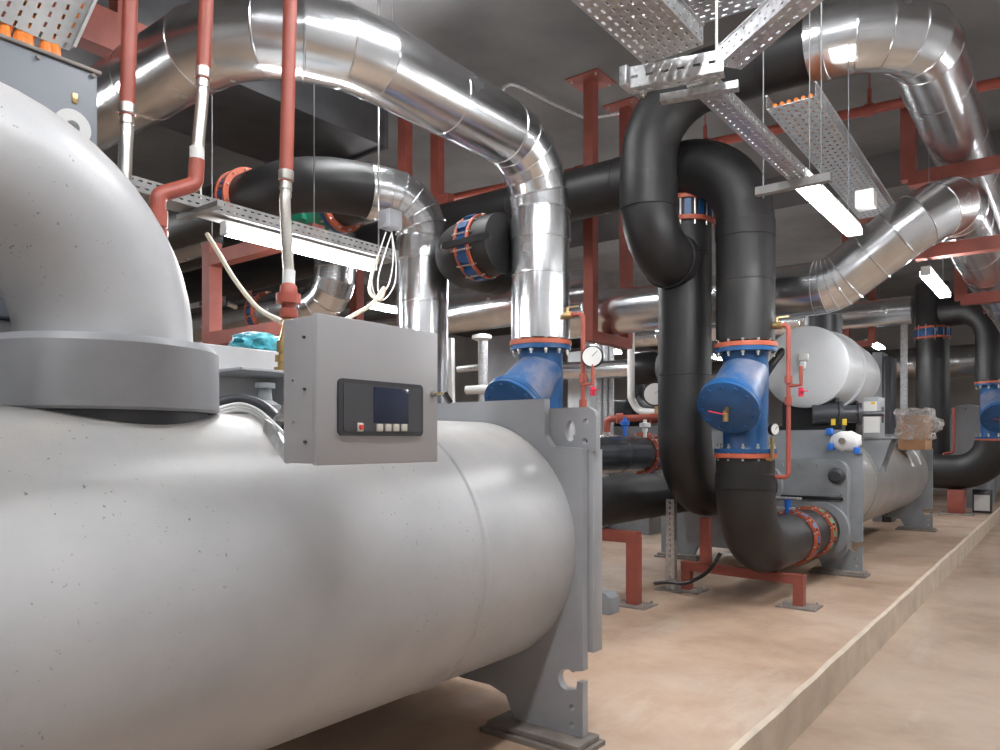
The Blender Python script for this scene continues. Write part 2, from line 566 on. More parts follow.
# ---------------------------------------------------------------- chiller in front
CX, CZc, CR = -2.40, 0.905, 0.597
NX = -2.47
ch = empty('water_chiller', (CX, 0.4, 0), 'big light grey cylindrical chiller in front, carrying the screen box and fat elbow', 'chiller')
bm = B()
lathe(bm, (CX, 0, CZc), (0, 1, 0), [(-2.2, 0.3), (-2.2, CR), (2.235, CR), (2.245, CR + 0.007), (2.262, CR + 0.007), (2.272, CR), (2.90, CR)], 96)
part('shell', bm, 'shell', ch)
def sheet_with_legs(Y0, Y1, xl, xr, top, pc, parent, mat, holes=True):
    """tube sheet: outline in x,z with a leg at either end"""
    lo = 0.125
    lw = 0.47
    xe = xr - 0.03
    out = [(xl, top), (xr - 0.24, top), (xr - 0.24, top - 0.175), (xr - 0.20, top - 0.225), (xe, top - 0.235), (xe, 0.355), (xe - 0.042, 0.345)]
    for k in range(11):
        a = math.radians(50 + 250 * k / 10)
        out.append((xe - 0.085 + 0.05 * math.cos(a), 0.300 + 0.05 * math.sin(a)))
    out += [(xe - 0.035, 0.262), (xe - 0.03, 0.302), (xe, 0.302), (xe, 0.05), (xr - lw + 0.05, 0.05), (xr - lw, lo + 0.03), (xr - lw - 0.10, lo + 0.06),
            (xl + lw + 0.1, lo + 0.06), (xl + lw, lo + 0.03), (xl + lw - 0.05, 0.05), (xl, 0.05)]
    hl = [circ(xe - 0.058, 0.175, 0.016, 12), circ(xe - 0.058, 0.095, 0.016, 12)]
    bm = B(); prism(bm, [out] + hl, lambda u, v, w: V((u, w, v)), Y0, Y1)
    o = part('tube_sheet', bm, mat, parent)
    for (a, b) in ((xr - lw - 0.06, xr + 0.028), (xl - 0.03, xl + lw + 0.05)):
        bm = B(); box(bm, a, b, Y0 - 0.13, Y1 + 0.06, 0.0, 0.022); box(bm, a + 0.02, b - 0.02, Y0 - 0.10, Y1 + 0.04, 0.022, 0.05, 0.004)
        part('base_plate', bm, 'foot', parent)
    return o
XR = -1.735
sheet_with_legs(2.90, 2.945, -4.0, XR, 1.605, None, ch, 'plate')
# rounded lug plate behind the corner of the tube sheet
lug = [(onY(px, py, 2.965).x, onY(px, py, 2.965).z) for px, py in ((540, 409), (590, 407), (596, 411), (598, 418), (598, 452), (540, 452))]
h1 = onY(572, 431, 2.965); h2 = onY(587, 421.5, 2.965); h3 = onY(586.5, 441, 2.965)
bm = B()
hole = [(h1.x + 0.028 * math.cos(2 * PI * k / 20), h1.z + 0.05 * math.sin(2 * PI * k / 20)) for k in range(20)]
prism(bm, [lug, hole, circ(h2.x, h2.z, 0.014, 12), circ(h3.x, h3.z, 0.014, 12)], lambda u, v, w: V((u, w, v)), 2.95, 2.985)
part('lifting_lug', bm, 'plate', ch)
bm = B(); box(bm, XR - 0.16, XR - 0.005, 2.952, 3.035, 0.43, 1.365, 0.002); part('side_flange', bm, 'plate', ch)
bm = B(); box(bm, -3.97, -3.93, 2.947, 3.03, 0.2, 1.36, 0.006); part('side_flange', bm, 'plate', ch)
bm = B(); box(bm, -3.85, -2.05, 2.99, 3.30, 0.22, 1.5, 0.03); part('water_box', bm, 'plate', ch)
sheet_with_legs(-2.25, -2.205, -4.0, XR, 1.605, None, ch, 'plate')
# second vessel behind, boxed in sheet metal
bm = B(); box(bm, -3.9, -3.05, -1.5, 2.86, 0.45, 1.84, 0.012); part('evaporator_casing', bm, 'shell', ch)
# neck, collar and suction elbow
EY = 1.117
bm = B(); cyl(bm, (NX, EY, 1.25), (NX, EY, 1.515), 0.31, n=64); part('rubber_neck', bm, 'dark', ch)
bm = B(); lathe(bm, (NX, EY, 0), (0, 0, 1), [(1.495, 0.30), (1.495, 0.330), (1.503, 0.340), (1.69, 0.338), (1.712, 0.322), (1.712, 0.26)], 80)
part('collar', bm, 'plate', ch)
ce = route(ch, [(NX, EY, 1.60), (NX, EY, 2.18), (NX, -1.0, 2.18)], 0.258, 0.45, 'shell', gores=0, bands=False, n=64, straight='suction_pipe', bend='suction_elbow')
bm = B(); annulus(bm, (NX, EY - 0.46, 2.18), (0, 1, 0), 0.24, 0.266, 0.02, 64); part('weld_ring', bm, 'shell', ch)
ph = math.radians(63)
ec = V((NX, EY - 0.45 + 0.752 * math.cos(ph), 1.71 + 0.752 * math.sin(ph)))
ed = V((0, math.cos(ph), math.sin(ph)))
bm = B()
eo = []
es = V((0, -ed.z, ed.y))
for k in range(13):
    a = PI * k / 12
    q = es * 0.054 * math.cos(a) + ed * 0.054 * math.sin(a)
    eo.append((q.y, q.z))
for q in (es * -0.065 - ed * 0.09, es * 0.065 - ed * 0.09):
    eo.append((q.y, q.z))
prism(bm, [eo, circ(0, 0, 0.020, 16)], lambda u, v, w: V((NX + w, ec.y + u, ec.z + v)), -0.014, 0.014)
part('lifting_eye', bm, 'ring', ch)
# control box
bx0, bx1 = -1.722, -1.572
a = onX(315, 464, bx1); b_ = onX(437, 460, bx1); c = onX(315, 313, bx1)
by0, by1, bz0, bz1 = a.y + 0.006, b_.y + 0.004, 1.338, 1.741
bm = B(); box(bm, bx0, bx1 - 0.02, by0 + 0.004, by1 - 0.004, bz0 + 0.004, bz1 - 0.004, 0.004)
cb = part('control_box', bm, 'box', ch)
bm = B(); box(bm, bx1 - 0.02, bx1, by0, by1, bz0, bz1, 0.004); part('lid', bm, 'box', cb)
def face_rect(px0, py0, px1, py1, x):
    p, q = onX(px0, py0, x), onX(px1, py1, x)
    return p.y, q.y, min(p.z, q.z), max(p.z, q.z)
q0, q1, w0, w1 = face_rect(337, 378, 421.5, 436, bx1)
w0 = onX(338, 435.5, bx1).z; w1 = onX(338, 378, bx1).z
fyz = lambda u, v, w: V((w, u, v))
bm = B(); prism(bm, [rrect(q0, q1, w0, w1, 0.014)], fyz, bx1 - 0.004, bx1 + 0.007); part('bezel', bm, 'dark', cb)
bm = B(); prism(bm, [rrect(q0 + 0.016, q1 - 0.01, w0 + 0.012, w1 - 0.012, 0.008)], fyz, bx1, bx1 + 0.009); part('keypad_panel', bm, paint('keypad_grey', (0.065, 0.067, 0.075), 0.35, 0.05), cb)
s0 = onX(371.5, 423, bx1); s1 = onX(406, 424, bx1); s2 = onX(371.5, 387, bx1)
bm = B(); box(bm, bx1, bx1 + 0.011, s0.y, s1.y, s0.z, s2.z, 0.001); part('screen', bm, 'screen', cb)
for px in (377, 385.5, 393.5, 401.5):
    p = onX(px, 427.7, bx1)
    bm = B(); box(bm, bx1, bx1 + 0.015, p.y - 0.0105, p.y + 0.0105, p.z - 0.0105, p.z + 0.0105, 0.002); part('button', bm, 'btn', cb)
p = onX(357.8, 427.2, bx1)
bm = B(); box(bm, bx1, bx1 + 0.013, p.y - 0.0105, p.y + 0.0105, p.z - 0.012, p.z + 0.012, 0.002); part('button_plate', bm, 'btn', cb)
bm = B(); cyl(bm, (bx1, p.y, p.z), (bx1 + 0.018, p.y, p.z), 0.007, n=16); part('power_button', bm, 'btnred', cb, label='red round button')
p = onX(432, 394, bx1)
bm = B(); cyl(bm, (bx1 - 0.01, p.y, p.z), (bx1 + 0.016, p.y, p.z), 0.011, n=16); lk = part('lock', bm, 'steel', cb)
bm = B(); obox(bm, (bx1 + 0.016, p.y, p.z), (bx1 + 0.045, p.y + 0.01, p.z), 0.022, 0.005); part('brass_key', bm, 'brass', cb)
bm = B(); obox(bm, (bx1 + 0.04, p.y + 0.012, p.z + 0.004), (bx1 + 0.05, p.y + 0.03, p.z - 0.028), 0.022, 0.012); part('key_fob', bm, 'black', cb)
for px, py in ((303.5, 337), (304, 389), (304.5, 442), (292, 380), (292.5, 422)):
    p = onY(px, py, by0)
    bm = B(); cyl(bm, (p.x, by0 + 0.006, p.z), (p.x, by0 - 0.002, p.z), 0.004, n=10)
    part('screw', bm, 'dark' if px > 300 else 'steel', cb)
# bracket that carries the box off the shell
q = [onY(px, py, by0 + 0.02) for px, py in ((264, 419), (272, 424), (286, 447), (286, 464), (281, 458), (263, 431))]
for y in (by0 + 0.02, by1 - 0.05):
    bm = B(); prism(bm, [[(p.x, p.z) for p in q]], lambda u, v, w: V((u, w, v)), y, y + 0.012)
    s_ = part('mounting_bracket', bm, 'galv', ch)
    p, q2 = onY(285, 396, y if y < 1.4 else by0), onY(266, 420, by0)
    bm = B(); obox(bm, (bx0 + 0.01, y + 0.02, p.z), (q2.x, y + 0.02, q2.z), 0.03, 0.01)
    part('bracket_strap', bm, 'galv', ch)
# shelf, conduit and cables on top of the shell
ps = onX(284, 373, -2.80)
bm = B(); box(bm, -3.06, -2.70, ps.y - 0.28, ps.y + 0.16, ps.z - 0.012, ps.z, 0.002); box(bm, -3.06, -2.80, ps.y + 0.05, ps.y + 0.12, ps.z - 0.22, ps.z - 0.012); part('valve_shelf', bm, 'plate', ch)
bm = B(); wire(bm, [onX(206, 415, -2.45), onX(216, 404, -2.45), onX(236, 399, -2.42), onX(256, 403, -2.36), onX(272, 413, -2.28), onX(287, 428, -2.10)], 0.02, 12)
part('flexible_conduit', bm, 'dark', ch)
for k in range(3):
    dz = 3 * k
    bm = B(); wire(bm, [onX(205, 415 + dz * .4, -2.40), onX(220, 408 + dz, -2.40), onX(240, 404 + dz, -2.36), onX(256, 409 + dz, -2.28), onX(270, 420 + dz, -2.14), onX(286, 436, -2.0)], 0.0065, 8)
    part('control_cable', bm, 'whitep', ch)
bm = B(); p = onX(265, 398, -2.6); lathe(bm, (p.x, p.y, p.z - 0.06), (0, 0, 1), [(0, 0.06), (0.03, 0.065), (0.05, 0.03), (0.10, 0.025), (0.10, 0.04), (0.12, 0.04)], 16)
part('service_valve', bm, 'dark_plate', ch)

# starter cabinet above, with the cable tray dropping into it
cab = empty('starter_cabinet', (-3.3, 0.4, 1.84), 'blue-grey steel switch cabinet behind the fat grey elbow', 'cabinet')
bm = B(); box(bm, -3.6, -3.0, -0.9, 1.323, 1.845, 2.83, 0.01); part('body', bm, 'cab', cab)
bm = B(); box(bm, -3.62, -2.992, -0.92, 1.335, 2.83, 2.845, 0.004); part('top_plate', bm, 'foot', cab)
for px, py in ((38, 57.5), (93, 76)):
    p = onX(px, py, -3.0); bm = B(); cyl(bm, (-3.005, p.y, p.z), (-2.992, p.y, p.z), 0.008, n=10); part('screw', bm, 'foot', cab)
p = onX(75, 98.5, -3.0); bm = B(); box(bm, -3.005, -2.996, p.y - 0.01, p.y + 0.01, p.z - 0.02, p.z + 0.02, 0.003); part('label_plate', bm, 'brass', cab)

def tray(label, o, u, v, L, W, rail=0.06, pu=0.05, pv=0.036, su=0.024, sv=0.009, group='cable trays', rails=(1, 1), name='cable_tray', mat='galv'):
    o, u, v = V(o), V(u).normalized(), V(v).normalized()
    n = u.cross(v).normalized()
    if n.z < 0: n = -n
    root = empty(name, o, label, 'cable tray', group)
    bm = B(); perf(bm, o, u, v, L, W, pu, pv, su, sv); part('tray_bed', bm, mat, root, solid=0.002)
    for k, s in enumerate((o, o + v * W)):
        if rails[k]:
            bm = B(); perf(bm, s, u, n, L, rail, pu, rail / 2, su * 0.7, sv * 0.8); part('side_rail', bm, mat, root, solid=0.002)
            bm = B(); obox(bm, s + n * rail, s + n * rail + u * L, 0.012, 0.004, up=n); part('rail_lip', bm, mat, root)
    return root

bt = onX(69, 51, -3.22)
tu = V((0.0, 0.36, 1.0)).normalized()
tv = V((0, -1, 0.05)).normalized()
tray('perforated cable tray rising steeply above the blue-grey cabinet at upper left', bt, tu, tv, 2.1, 0.62, 0.05, 0.05, 0.045, 0.026, 0.010, mat='galv_dull')
for k, (px, py) in enumerate(((5.5, 40), (21, 46), (28.5, 48), (47, 55), (56, 57))):
    p = onX(px, py, -3.20)
    bm = B(); wire(bm, [(-3.20, p.y + 0.005, 2.84), (-3.21, p.y, p.z + 0.02), (-3.25, p.y + 0.03, p.z + 0.10), (-3.28, p.y + 0.2, p.z + 0.5), (-3.28, p.y + 0.38, p.z + 1.0)], 0.022, 10)
    tag(part('power_cable', bm, 'orange', loc=(p.x, p.y, 2.84)), ('%s orange power cable entering the cabinet top' % ('first', 'second', 'third', 'fourth', 'fifth')[k]) + ', counted from the left', 'cable', 'orange cables into the cabinet')

# ---------------------------------------------------------------- relief pipes (red) with braided hoses
def relief(label, top, joint, hose_end, extra=None, r=0.031):
    root = empty('relief_pipe', V(top), label, 'pipe', 'red vent pipes with braided hoses')
    top, joint, he = V(top), V(joint), V(hose_end)
    bm = B(); cyl(bm, top, joint, r, n=20); part('red_pipe', bm, 'redpipe', root)
    t = (joint - top).normalized()
    bm = B(); lathe(bm, joint, t, [(-0.05, r + 0.004), (-0.01, r + 0.004), (0, r - 0.004), (0.035, r - 0.002), (0.04, r - 0.006), (0.07, r - 0.004)], 16); part('coupling', bm, 'steel', root)
    return root
# pipe with the red union beside the control box
p3x = -2.85
b3 = onX(283, 356, p3x)
tp = onX(296, -60, p3x); j3 = onX(286, 182, p3x); h3a = onX(285, 203, p3x); h3b = onX(287, 245, p3x); h3c = onX(289, 276, p3x)
r3 = relief('red vent pipe dropping to the braided hose and red union behind the control box', (tp.x, tp.y, 4.6), j3, h3c)
bm = B(); wire(bm, [j3 + V((0, 0, -0.05)), h3a, h3b, h3c], 0.026, 16); part('braided_hose', bm, 'hose', r3)
u3 = onX(288.5, 284, p3x)
bm = B(); cyl(bm, h3c + V((0, 0, 0.025)), u3, 0.029, n=16); part('white_tag_band', bm, 'whitep', r3)
z0 = onX(288, 318, p3x).z; z1 = u3.z
H = z1 - z0
bm = B(); lathe(bm, (u3.x, u3.y, z0), (0, 0, 1), [(0, 0.037), (0.05 * H, 0.042), (0.25 * H, 0.042), (0.27 * H, 0.033), (0.40 * H, 0.033), (0.42 * H, 0.056), (0.70 * H, 0.056), (0.72 * H, 0.041), (0.92 * H, 0.038), (H, 0.030)], 16); part('union', bm, 'redpipe', r3)
bm = B(); lathe(bm, (b3.x, b3.y, ps.z), (0, 0, 1), [(0, 0.04), (0.03, 0.04), (0.03, 0.024), (0.055, 0.024), (0.055, 0.036), (0.085, 0.036), (0.085, 0.02), (0.10, 0.02), (0.10, 0.028), (0.15, 0.028)], 12)
cyl(bm, (b3.x, b3.y, ps.z + 0.14), (u3.x, u3.y, z0 + 0.01), 0.02, n=12)
part('brass_valve', bm, 'brass', r3)
# middle one ends in a red dog-leg
p2x = -3.05
tp = onX(209, -60, p2x); j2 = onX(203, 80, p2x); h2 = onX(197, 160, p2x); e1 = onX(195.5, 184, p2x); e2 = onX(158, 195, p2x); e3 = onX(157, 250, p2x)
r2 = relief('red vent pipe whose braided hose ends in a red dog-leg beside the big elbow', tp, j2, h2)
bm = B(); wire(bm, [j2 + V((0, 0, -0.05)), onX(201, 115, p2x), onX(198.5, 140, p2x), h2], 0.027, 16); part('braided_hose', bm, 'hose', r2)
bm = B(); cyl(bm, h2 + V((0, 0, 0.055)), h2 + V((0, 0, 0.0)), 0.031, n=16); part('white_tag_band', bm, 'whitep', r2)
route(r2, [h2, e1, e2, e3], 0.033, 0.046, 'redpipe', gores=0, bands=False, n=18, straight='red_pipe', bend='red_elbow')
bm = B(); lathe(bm, e2 + (e3 - e2).normalized() * 0.10, (e3 - e2), [(-0.035, 0.040), (0.035, 0.040), (0.035, 0.033), (0.05, 0.033), (0.05, 0.042), (0.075, 0.042)], 18); part('socket', bm, 'redpipe', r2)
# far left one
p1x = -3.22
tp = onX(132, -60, p1x); j1 = onX(127, 116, p1x); h1_ = onX(124, 190, p1x)
r1 = relief('leftmost red vent pipe dropping to its hose behind the grey elbow', tp, j1, h1_)
bm = B(); wire(bm, [j1 + V((0, 0, -0.05)), onX(125.5, 150, p1x), h1_, onX(122, 235, p1x)], 0.028, 16); part('braided_hose', bm, 'hose', r1)
e = onX(122, 235, p1x)
bm = B(); cyl(bm, e, (e.x, e.y, 1.84), 0.034, n=16); part('hose_tail', bm, 'brass', r1)

# ---------------------------------------------------------------- Y strainers
def strainer(label, c, z0, z1, k=1.0, cap_to=(0, -1), group='blue strainers'):
    """flanged Y strainer: upright body from z0 to z1 at c=(x,y), branch leaning to cap_to"""
    x, y = c
    root = empty('strainer', (x, y, z0), label, 'strainer', group)
    R, rb = 0.246 * k, 0.178 * k
    H = z1 - z0
    bm = B(); lathe(bm, (x, y, z0), (0, 0, 1), [(0.02, rb + .01), (0.06 * k, rb * 0.97), (H * 0.3, rb), (H * 0.75, rb * 1.03), (H - 0.08 * k, rb), (H - 0.02, rb + 0.012)], 40)
    part('body', bm, 'blue', root)
    for z, nm in ((z0 + 0.018, 'lower_flange'), (z1 - 0.018, 'upper_flange')):
        bm = B(); annulus(bm, (x, y, z), (0, 0, 1), rb * 0.7, R, 0.034, 48); part(nm, bm, 'blue', root)
    dirn = V((cap_to[0] * math.cos(math.radians(38)), cap_to[1] * math.cos(math.radians(38)), -math.sin(math.radians(38))))
    s = V((x, y, z1 - 0.20 * k)); 
    L = 0.46 * k
    e = s + dirn * L
    bm = B(); lathe(bm, s, dirn, [(-0.14 * k, rb * 0.7), (0, rb * 1.06), (L - 0.05, 0.21 * k), (L - 0.03, 0.215 * k)], 40); part('branch', bm, 'bluedust', root)
    bm = B(); lathe(bm, e, dirn, [(-0.035, 0.245 * k), (-0.002, 0.245 * k), (0, 0.24 * k)], 48); part('branch_flange', bm, 'blue', root)
    bm = B(); lathe(bm, e, dirn, [(0.002, 0.24 * k), (0.004, 0.245 * k), (0.034, 0.245 * k), (0.037, 0.238 * k)], 48); cp = part('blind_flange', bm, 'blue', root)
    u, w = frame_of(dirn)
    for i in range(12):
        a = 2 * PI * i / 12
        p = e + (u * math.cos(a) + w * math.sin(a)) * 0.205 * k
        bm = B(); cyl(bm, p + dirn * 0.034, p + dirn * 0.05, 0.016 * k, n=6); part('bolt', bm, 'blue', cp)
    p = e + dirn * 0.037
    bm = B(); cyl(bm, p, p + dirn * 0.06, 0.022, n=12); cyl(bm, p + dirn * 0.05, p + dirn * 0.05 + V((0, 0, -0.07)), 0.022, n=12); part('drain_cock', bm, 'brass', cp)
    q = p + dirn * 0.075
    side = V((0, 0, 1)).cross(dirn).normalized()
    if side.dot(V((-1, 0, 0))) < 0: side = -side
    bm = B(); obox(bm, q, q + side * 0.13 + V((0, 0, 0.03)), 0.02, 0.008); part('cock_handle', bm, 'pinkred', cp)
    n = 12
    bolt_circle(root, (x, y, z1 + 0.004), (0, 0, 1), R - 0.024, n, 0.16 * k, 0.015 * k)
    bolt_circle(root, (x, y, z0 - 0.004), (0, 0, 1), R - 0.024, n, 0.16 * k, 0.015 * k)
    return root

def mate(parent, c, z, up, k=1.0):
    """the orange-red pipe flange that a strainer bolts to"""
    bm = B(); annulus(bm, (c[0], c[1], z + (0.02 if up else -0.02)), (0, 0, 1), 0.15 * k, 0.25 * k, 0.036, 48)
    part('flange', bm, 'flange', parent)

def drain(label, c, zt, zb, X, r=0.018, gz=None, dial=True):
    """small red bleed pipe with valve and gauge, standing off a big pipe at c=(x,y)"""
    x, y = c
    root = empty('bleed_pipe', (x + X, y, zb), label, 'pipe')
    a = V((x + X, y, zt)); b = V((x + X, y, zb))
    route(root, [(x + 0.20, y, zt), a, b, (x + X - 0.22, y + 0.03, zb)], r, 0.04, 'redpipe', gores=0, bands=False, n=12, straight='red_pipe', bend='red_elbow')
    bm = B(); cyl(bm, (x + 0.21, y, zt), (x + 0.30, y, zt), 0.028, n=12); cyl(bm, (x + 0.255, y, zt), (x + 0.255, y, zt + 0.06), 0.012, n=8); obox(bm, (x + 0.25, y, zt + 0.06), (x + 0.34, y + 0.03, zt + 0.07), 0.02, 0.008); part('ball_valve', bm, 'brass', root)
    for z in (zt - (zt - zb) * 0.36, zt - (zt - zb) * 0.5):
        bm = B(); cyl(bm, (x + X, y, z - 0.03), (x + X, y, z + 0.03), r + 0.012, n=12); part('tee', bm, 'redpipe', root)
    z = gz if gz else zt - (zt - zb) * 0.36
    bm = B(); route_pts = [(x + X, y, z - 0.05), (x + X + 0.10, y - 0.02, z - 0.05), (x + X + 0.10, y - 0.02, z + 0.1)]
    wire(bm, route_pts, r * 0.85, 10, sub=1); part('gauge_pipe', bm, 'redpipe', root)
    if dial: gauge(root, (x + X + 0.10, y - 0.03, z + 0.16), (0.35, -0.93, 0), 0.085)
    bm = B(); cyl(bm, (x + X + 0.10, y - 0.02, z - 0.07), (x + X + 0.10, y - 0.02, z - 0.14), 0.02, n=10); obox(bm, (x + X + 0.10, y - 0.03, z - 0.1), (x + X + 0.16, y - 0.05, z - 0.1), 0.02, 0.01); part('drain_cock', bm, 'pinkred', root)
    return root

# ---------------------------------------------------------------- black insulated pipes feeding the second chiller
PR = 0.232
PA = (-2.12, 6.03)          # front riser with the blue strainer
zt, zb = 2.165, 1.31
A = empty('insulated_pipe', (PA[0], PA[1], zt), 'black insulated pipe arching over and down onto the blue strainer with red lever', 'pipe')
HZP = 3.76
route(A, [(-12.0, PA[1] + 0.03, HZP), (PA[0], PA[1], HZP), (PA[0], PA[1], zt + 0.05)], PR, 0.56, 'rubber', gores=0, n=40, joint=1.3, straight='insulation', bend='elbow_insulation')
bm = B(); lathe(bm, (PA[0], PA[1], 3.06), (0, 0, 1), [(0, PR), (0.003, PR + 0.006), (0.13, PR + 0.006), (0.133, PR)], 40, caps=False); part('tape_band', bm, 'rubber', A, ang=0.3)
mate(A, PA, zt, True)
st = strainer('blue strainer on the front black riser, red lever on its round cap', PA, zb, zt)
A2 = empty('insulated_pipe', (PA[0], PA[1], 0.28), 'black insulated elbow from under the red-levered strainer into the second chiller', 'pipe')
route(A2, [(PA[0], PA[1], zb - 0.04), (PA[0], PA[1], 0.495), (PA[0] + 0.02, 8.15, 0.495)], PR, 0.53, 'rubber', gores=0, n=40, joint=5, straight='insulation', bend='elbow_insulation')
mate(A2, PA, zb, False)
bm = B(); lathe(bm, (PA[0], PA[1], 1.02), (0, 0, 1), [(0, PR), (0.003, PR + 0.006), (0.12, PR + 0.006), (0.123, PR)], 40, caps=False); part('tape_band', bm, 'rubber', A2, ang=0.3)
valve_band('flange ring nearer the black elbow at the second chiller nozzle', (PA[0] + 0.01, 7.22, 0.495), (0, 1, 0), PR, 'flange rings at the chiller nozzle', ringr=0.028, width=0.12)
valve_band('dusty flange ring against the second chiller nozzle', (PA[0] + 0.015, 7.80, 0.495), (0, 1, 0), PR, 'flange rings at the chiller nozzle', ringr=0.028, mid='green', width=0.14)
p = onX(788, 506, PA[0])
bm = B(); cyl(bm, (PA[0], p.y, 0.70), (PA[0], p.y, 0.86), 0.035, n=12); part('vent_valve', bm, 'tape', A2)
bm = B(); box(bm, PA[0] - 0.15, PA[0] + 0.06, p.y - 0.03, p.y + 0.03, 0.765, 0.785, 0.004); box(bm, PA[0] - 0.13, PA[0] + 0.12, p.y - 0.03, p.y + 0.03, 0.86, 0.88, 0.004); part('valve_handle', bm, 'galv', A2)
p = V((PA[0] + 0.27, PA[1] - 0.10, 1.50))
gauge(A2, p, (0.9, -0.4, 0), 0.048)
bm = B(); cyl(bm, (p.x - 0.02, p.y, 1.26), (p.x - 0.02, p.y, 1.44), 0.014, n=8); cyl(bm, (p.x - 0.10, p.y, 1.265), (p.x - 0.02, p.y, 1.265), 0.012, n=8); part('gauge_stem', bm, 'brass', A2)
drain('red bleed pipe in front of the white drum, beside the blue strainer', PA, 2.33, 1.12, 0.345, dial=False)

PB = (-2.72, 6.20)
Bp = empty('insulated_pipe', (PB[0], PB[1], 0.7), 'tall straight black riser behind the S-bend, elbowing low into the second chiller', 'pipe')
route(Bp, [(PB[0], PB[1], HZP - 0.2), (PB[0], PB[1], 0.935), (PB[0], 8.15, 0.935)], PR, 0.53, 'rubber', gores=0, n=40, joint=1.5, straight='insulation', bend='elbow_insulation')
valve_band('blue lug valve with orange rings high on the straight black riser', (PB[0], PB[1], 3.42), (0, 0, 1), PR - 0.02, ringr=0.05, width=0.22)

PC = (-2.75, 5.55)
ZB = 4.22
C = empty('insulated_pipe', (PC[0], PC[1], 2.6), 'black S-bend bypass pipe hanging in front of the risers under the trays', 'pipe')
route(C, [(-1.40, PC[1], ZB), (PC[0], PC[1], ZB), (PC[0], PC[1], 2.97), (PC[0], PB[1] - 0.1, 2.97)], 0.228, [0, 0.52, 0.42, 0], 'rubber', gores=0, n=40, joint=1.5, straight='insulation', bend='elbow_insulation')
bm = B(); annulus(bm, (PC[0], 5.98, 2.97), (0, 1, 0), 0.2, 0.245, 0.10, 40); part('joint_collar', bm, 'rubber', C)
bm = B(); lathe(bm, (PC[0], PC[1], 3.30), (0, 0, 1), [(0, .228), (0.003, .234), (0.26, .234), (0.263, .228)], 40, caps=False); part('tape_band', bm, 'rubber', C, ang=0.3)

# silver pipe continuing the bypass along the ceiling
SB = empty('clad_pipe', (-0.93, 5.55, 3.97), 'silver clad pipe turning at the ceiling from the black bypass, upper right', 'pipe')
route(SB, [(-1.40, PC[1], ZB), (-0.84, PC[1], ZB), (-0.84, 16.0, ZB)], 0.245, [0, 0.52, 0], 'clad', gores=5, n=48, joint=1.3)
bm = B(); annulus(bm, (-1.42, PC[1], ZB), (1, 0, 0), 0.2, 0.252, 0.10, 48); part('end_cap', bm, 'clad', SB)

# ---------------------------------------------------------------- silver riser and its ceiling run
PD = (-3.41, 4.95)
zt2, zb2 = 2.175, 1.29
D = empty('clad_pipe', (PD[0], PD[1], zt2), 'largest silver clad pipe, crossing above the chiller then dropping onto a blue strainer', 'pipe')
route(D, [(-9.5, 2.42, 3.76), (-3.41, 2.42, 3.76), (-3.41, PD[1], 3.76), (PD[0], PD[1], zt2 + 0.05)], 0.237, [0, 0.72, 0.50, 0], 'clad', gores=5, n=48, joint=1.5)
bm = B(); lathe(bm, (PD[0], PD[1], 3.02), (0, 0, 1), [(0, .237), (0.003, .246), (0.16, .246), (0.163, .237)], 48, caps=False); part('seam_collar', bm, 'clad', D, ang=0.3)
mate(D, PD, zt2, True)
strainer('blue strainer on the silver riser, half hidden behind the front chiller', PD, zb2, zt2)
D2 = empty('insulated_pipe', (PD[0], PD[1], 0.62), 'lower black insulated pipe running level beyond the front chiller leg', 'pipe')
route(D2, [(PD[0], PD[1], zb2 - 0.04), (PD[0], PD[1], 0.86), (-3.36, 8.2, 0.86)], 0.225, 0.5, 'rubber', gores=0, n=40, joint=5, straight='insulation', bend='elbow_insulation')
mate(D2, PD, zb2, False)
drain('red bleed pipe with gauge to the right of the silver riser', PD, 2.40, 1.0, 0.40)

PE = (-4.63, 4.85)
E = empty('clad_pipe', (PE[0], PE[1], 0.0), 'silver clad riser behind the screen box, its elbow joining a black pipe', 'pipe')
dE = V((-0.40, -0.917, 0))
eE = V((PE[0], PE[1], 3.58))
cE = eE + dE * 1.05
route(E, [(PE[0], PE[1], 0.9), eE, eE + dE * 0.52], 0.232, [0, 0.36, 0], 'clad', gores=5, n=48, joint=1.6)
bm = B(); lathe(bm, (PE[0], PE[1], 3.02), (0, 0, 1), [(0, .232), (0.003, .246), (0.17, .246), (0.173, .232)], 48, caps=False); part('seam_collar', bm, 'clad', E, ang=0.3)
bm = B(); annulus(bm, eE + dE * 0.50, dE, 0.2, 0.240, 0.06, 48); part('end_cap', bm, 'clad', E, ang=0.3)
bm = B(); lathe(bm, (PE[0], PE[1], 0), (0, 0, 1), [(0, 0.06), (0.9, 0.06)], 24); part('pipe_leg', bm, 'red', E)
E2 = empty('insulated_pipe', (PE[0], 4.2, 3.3), 'black insulated bend leading left from the silver elbow under the ceiling', 'pipe')
route(E2, [eE + dE * 0.50, cE, (-10.0, cE.y, 3.58)], 0.226, [0, 0.55, 0], 'rubber', gores=0, n=40, joint=1.7, straight='insulation', bend='elbow_insulation')
valve_band('orange and blue flange ring on the black pipe left of the braided hose', (-5.90, cE.y, 3.58), (1, 0, 0), 0.232, ringr=0.045, width=0.15)
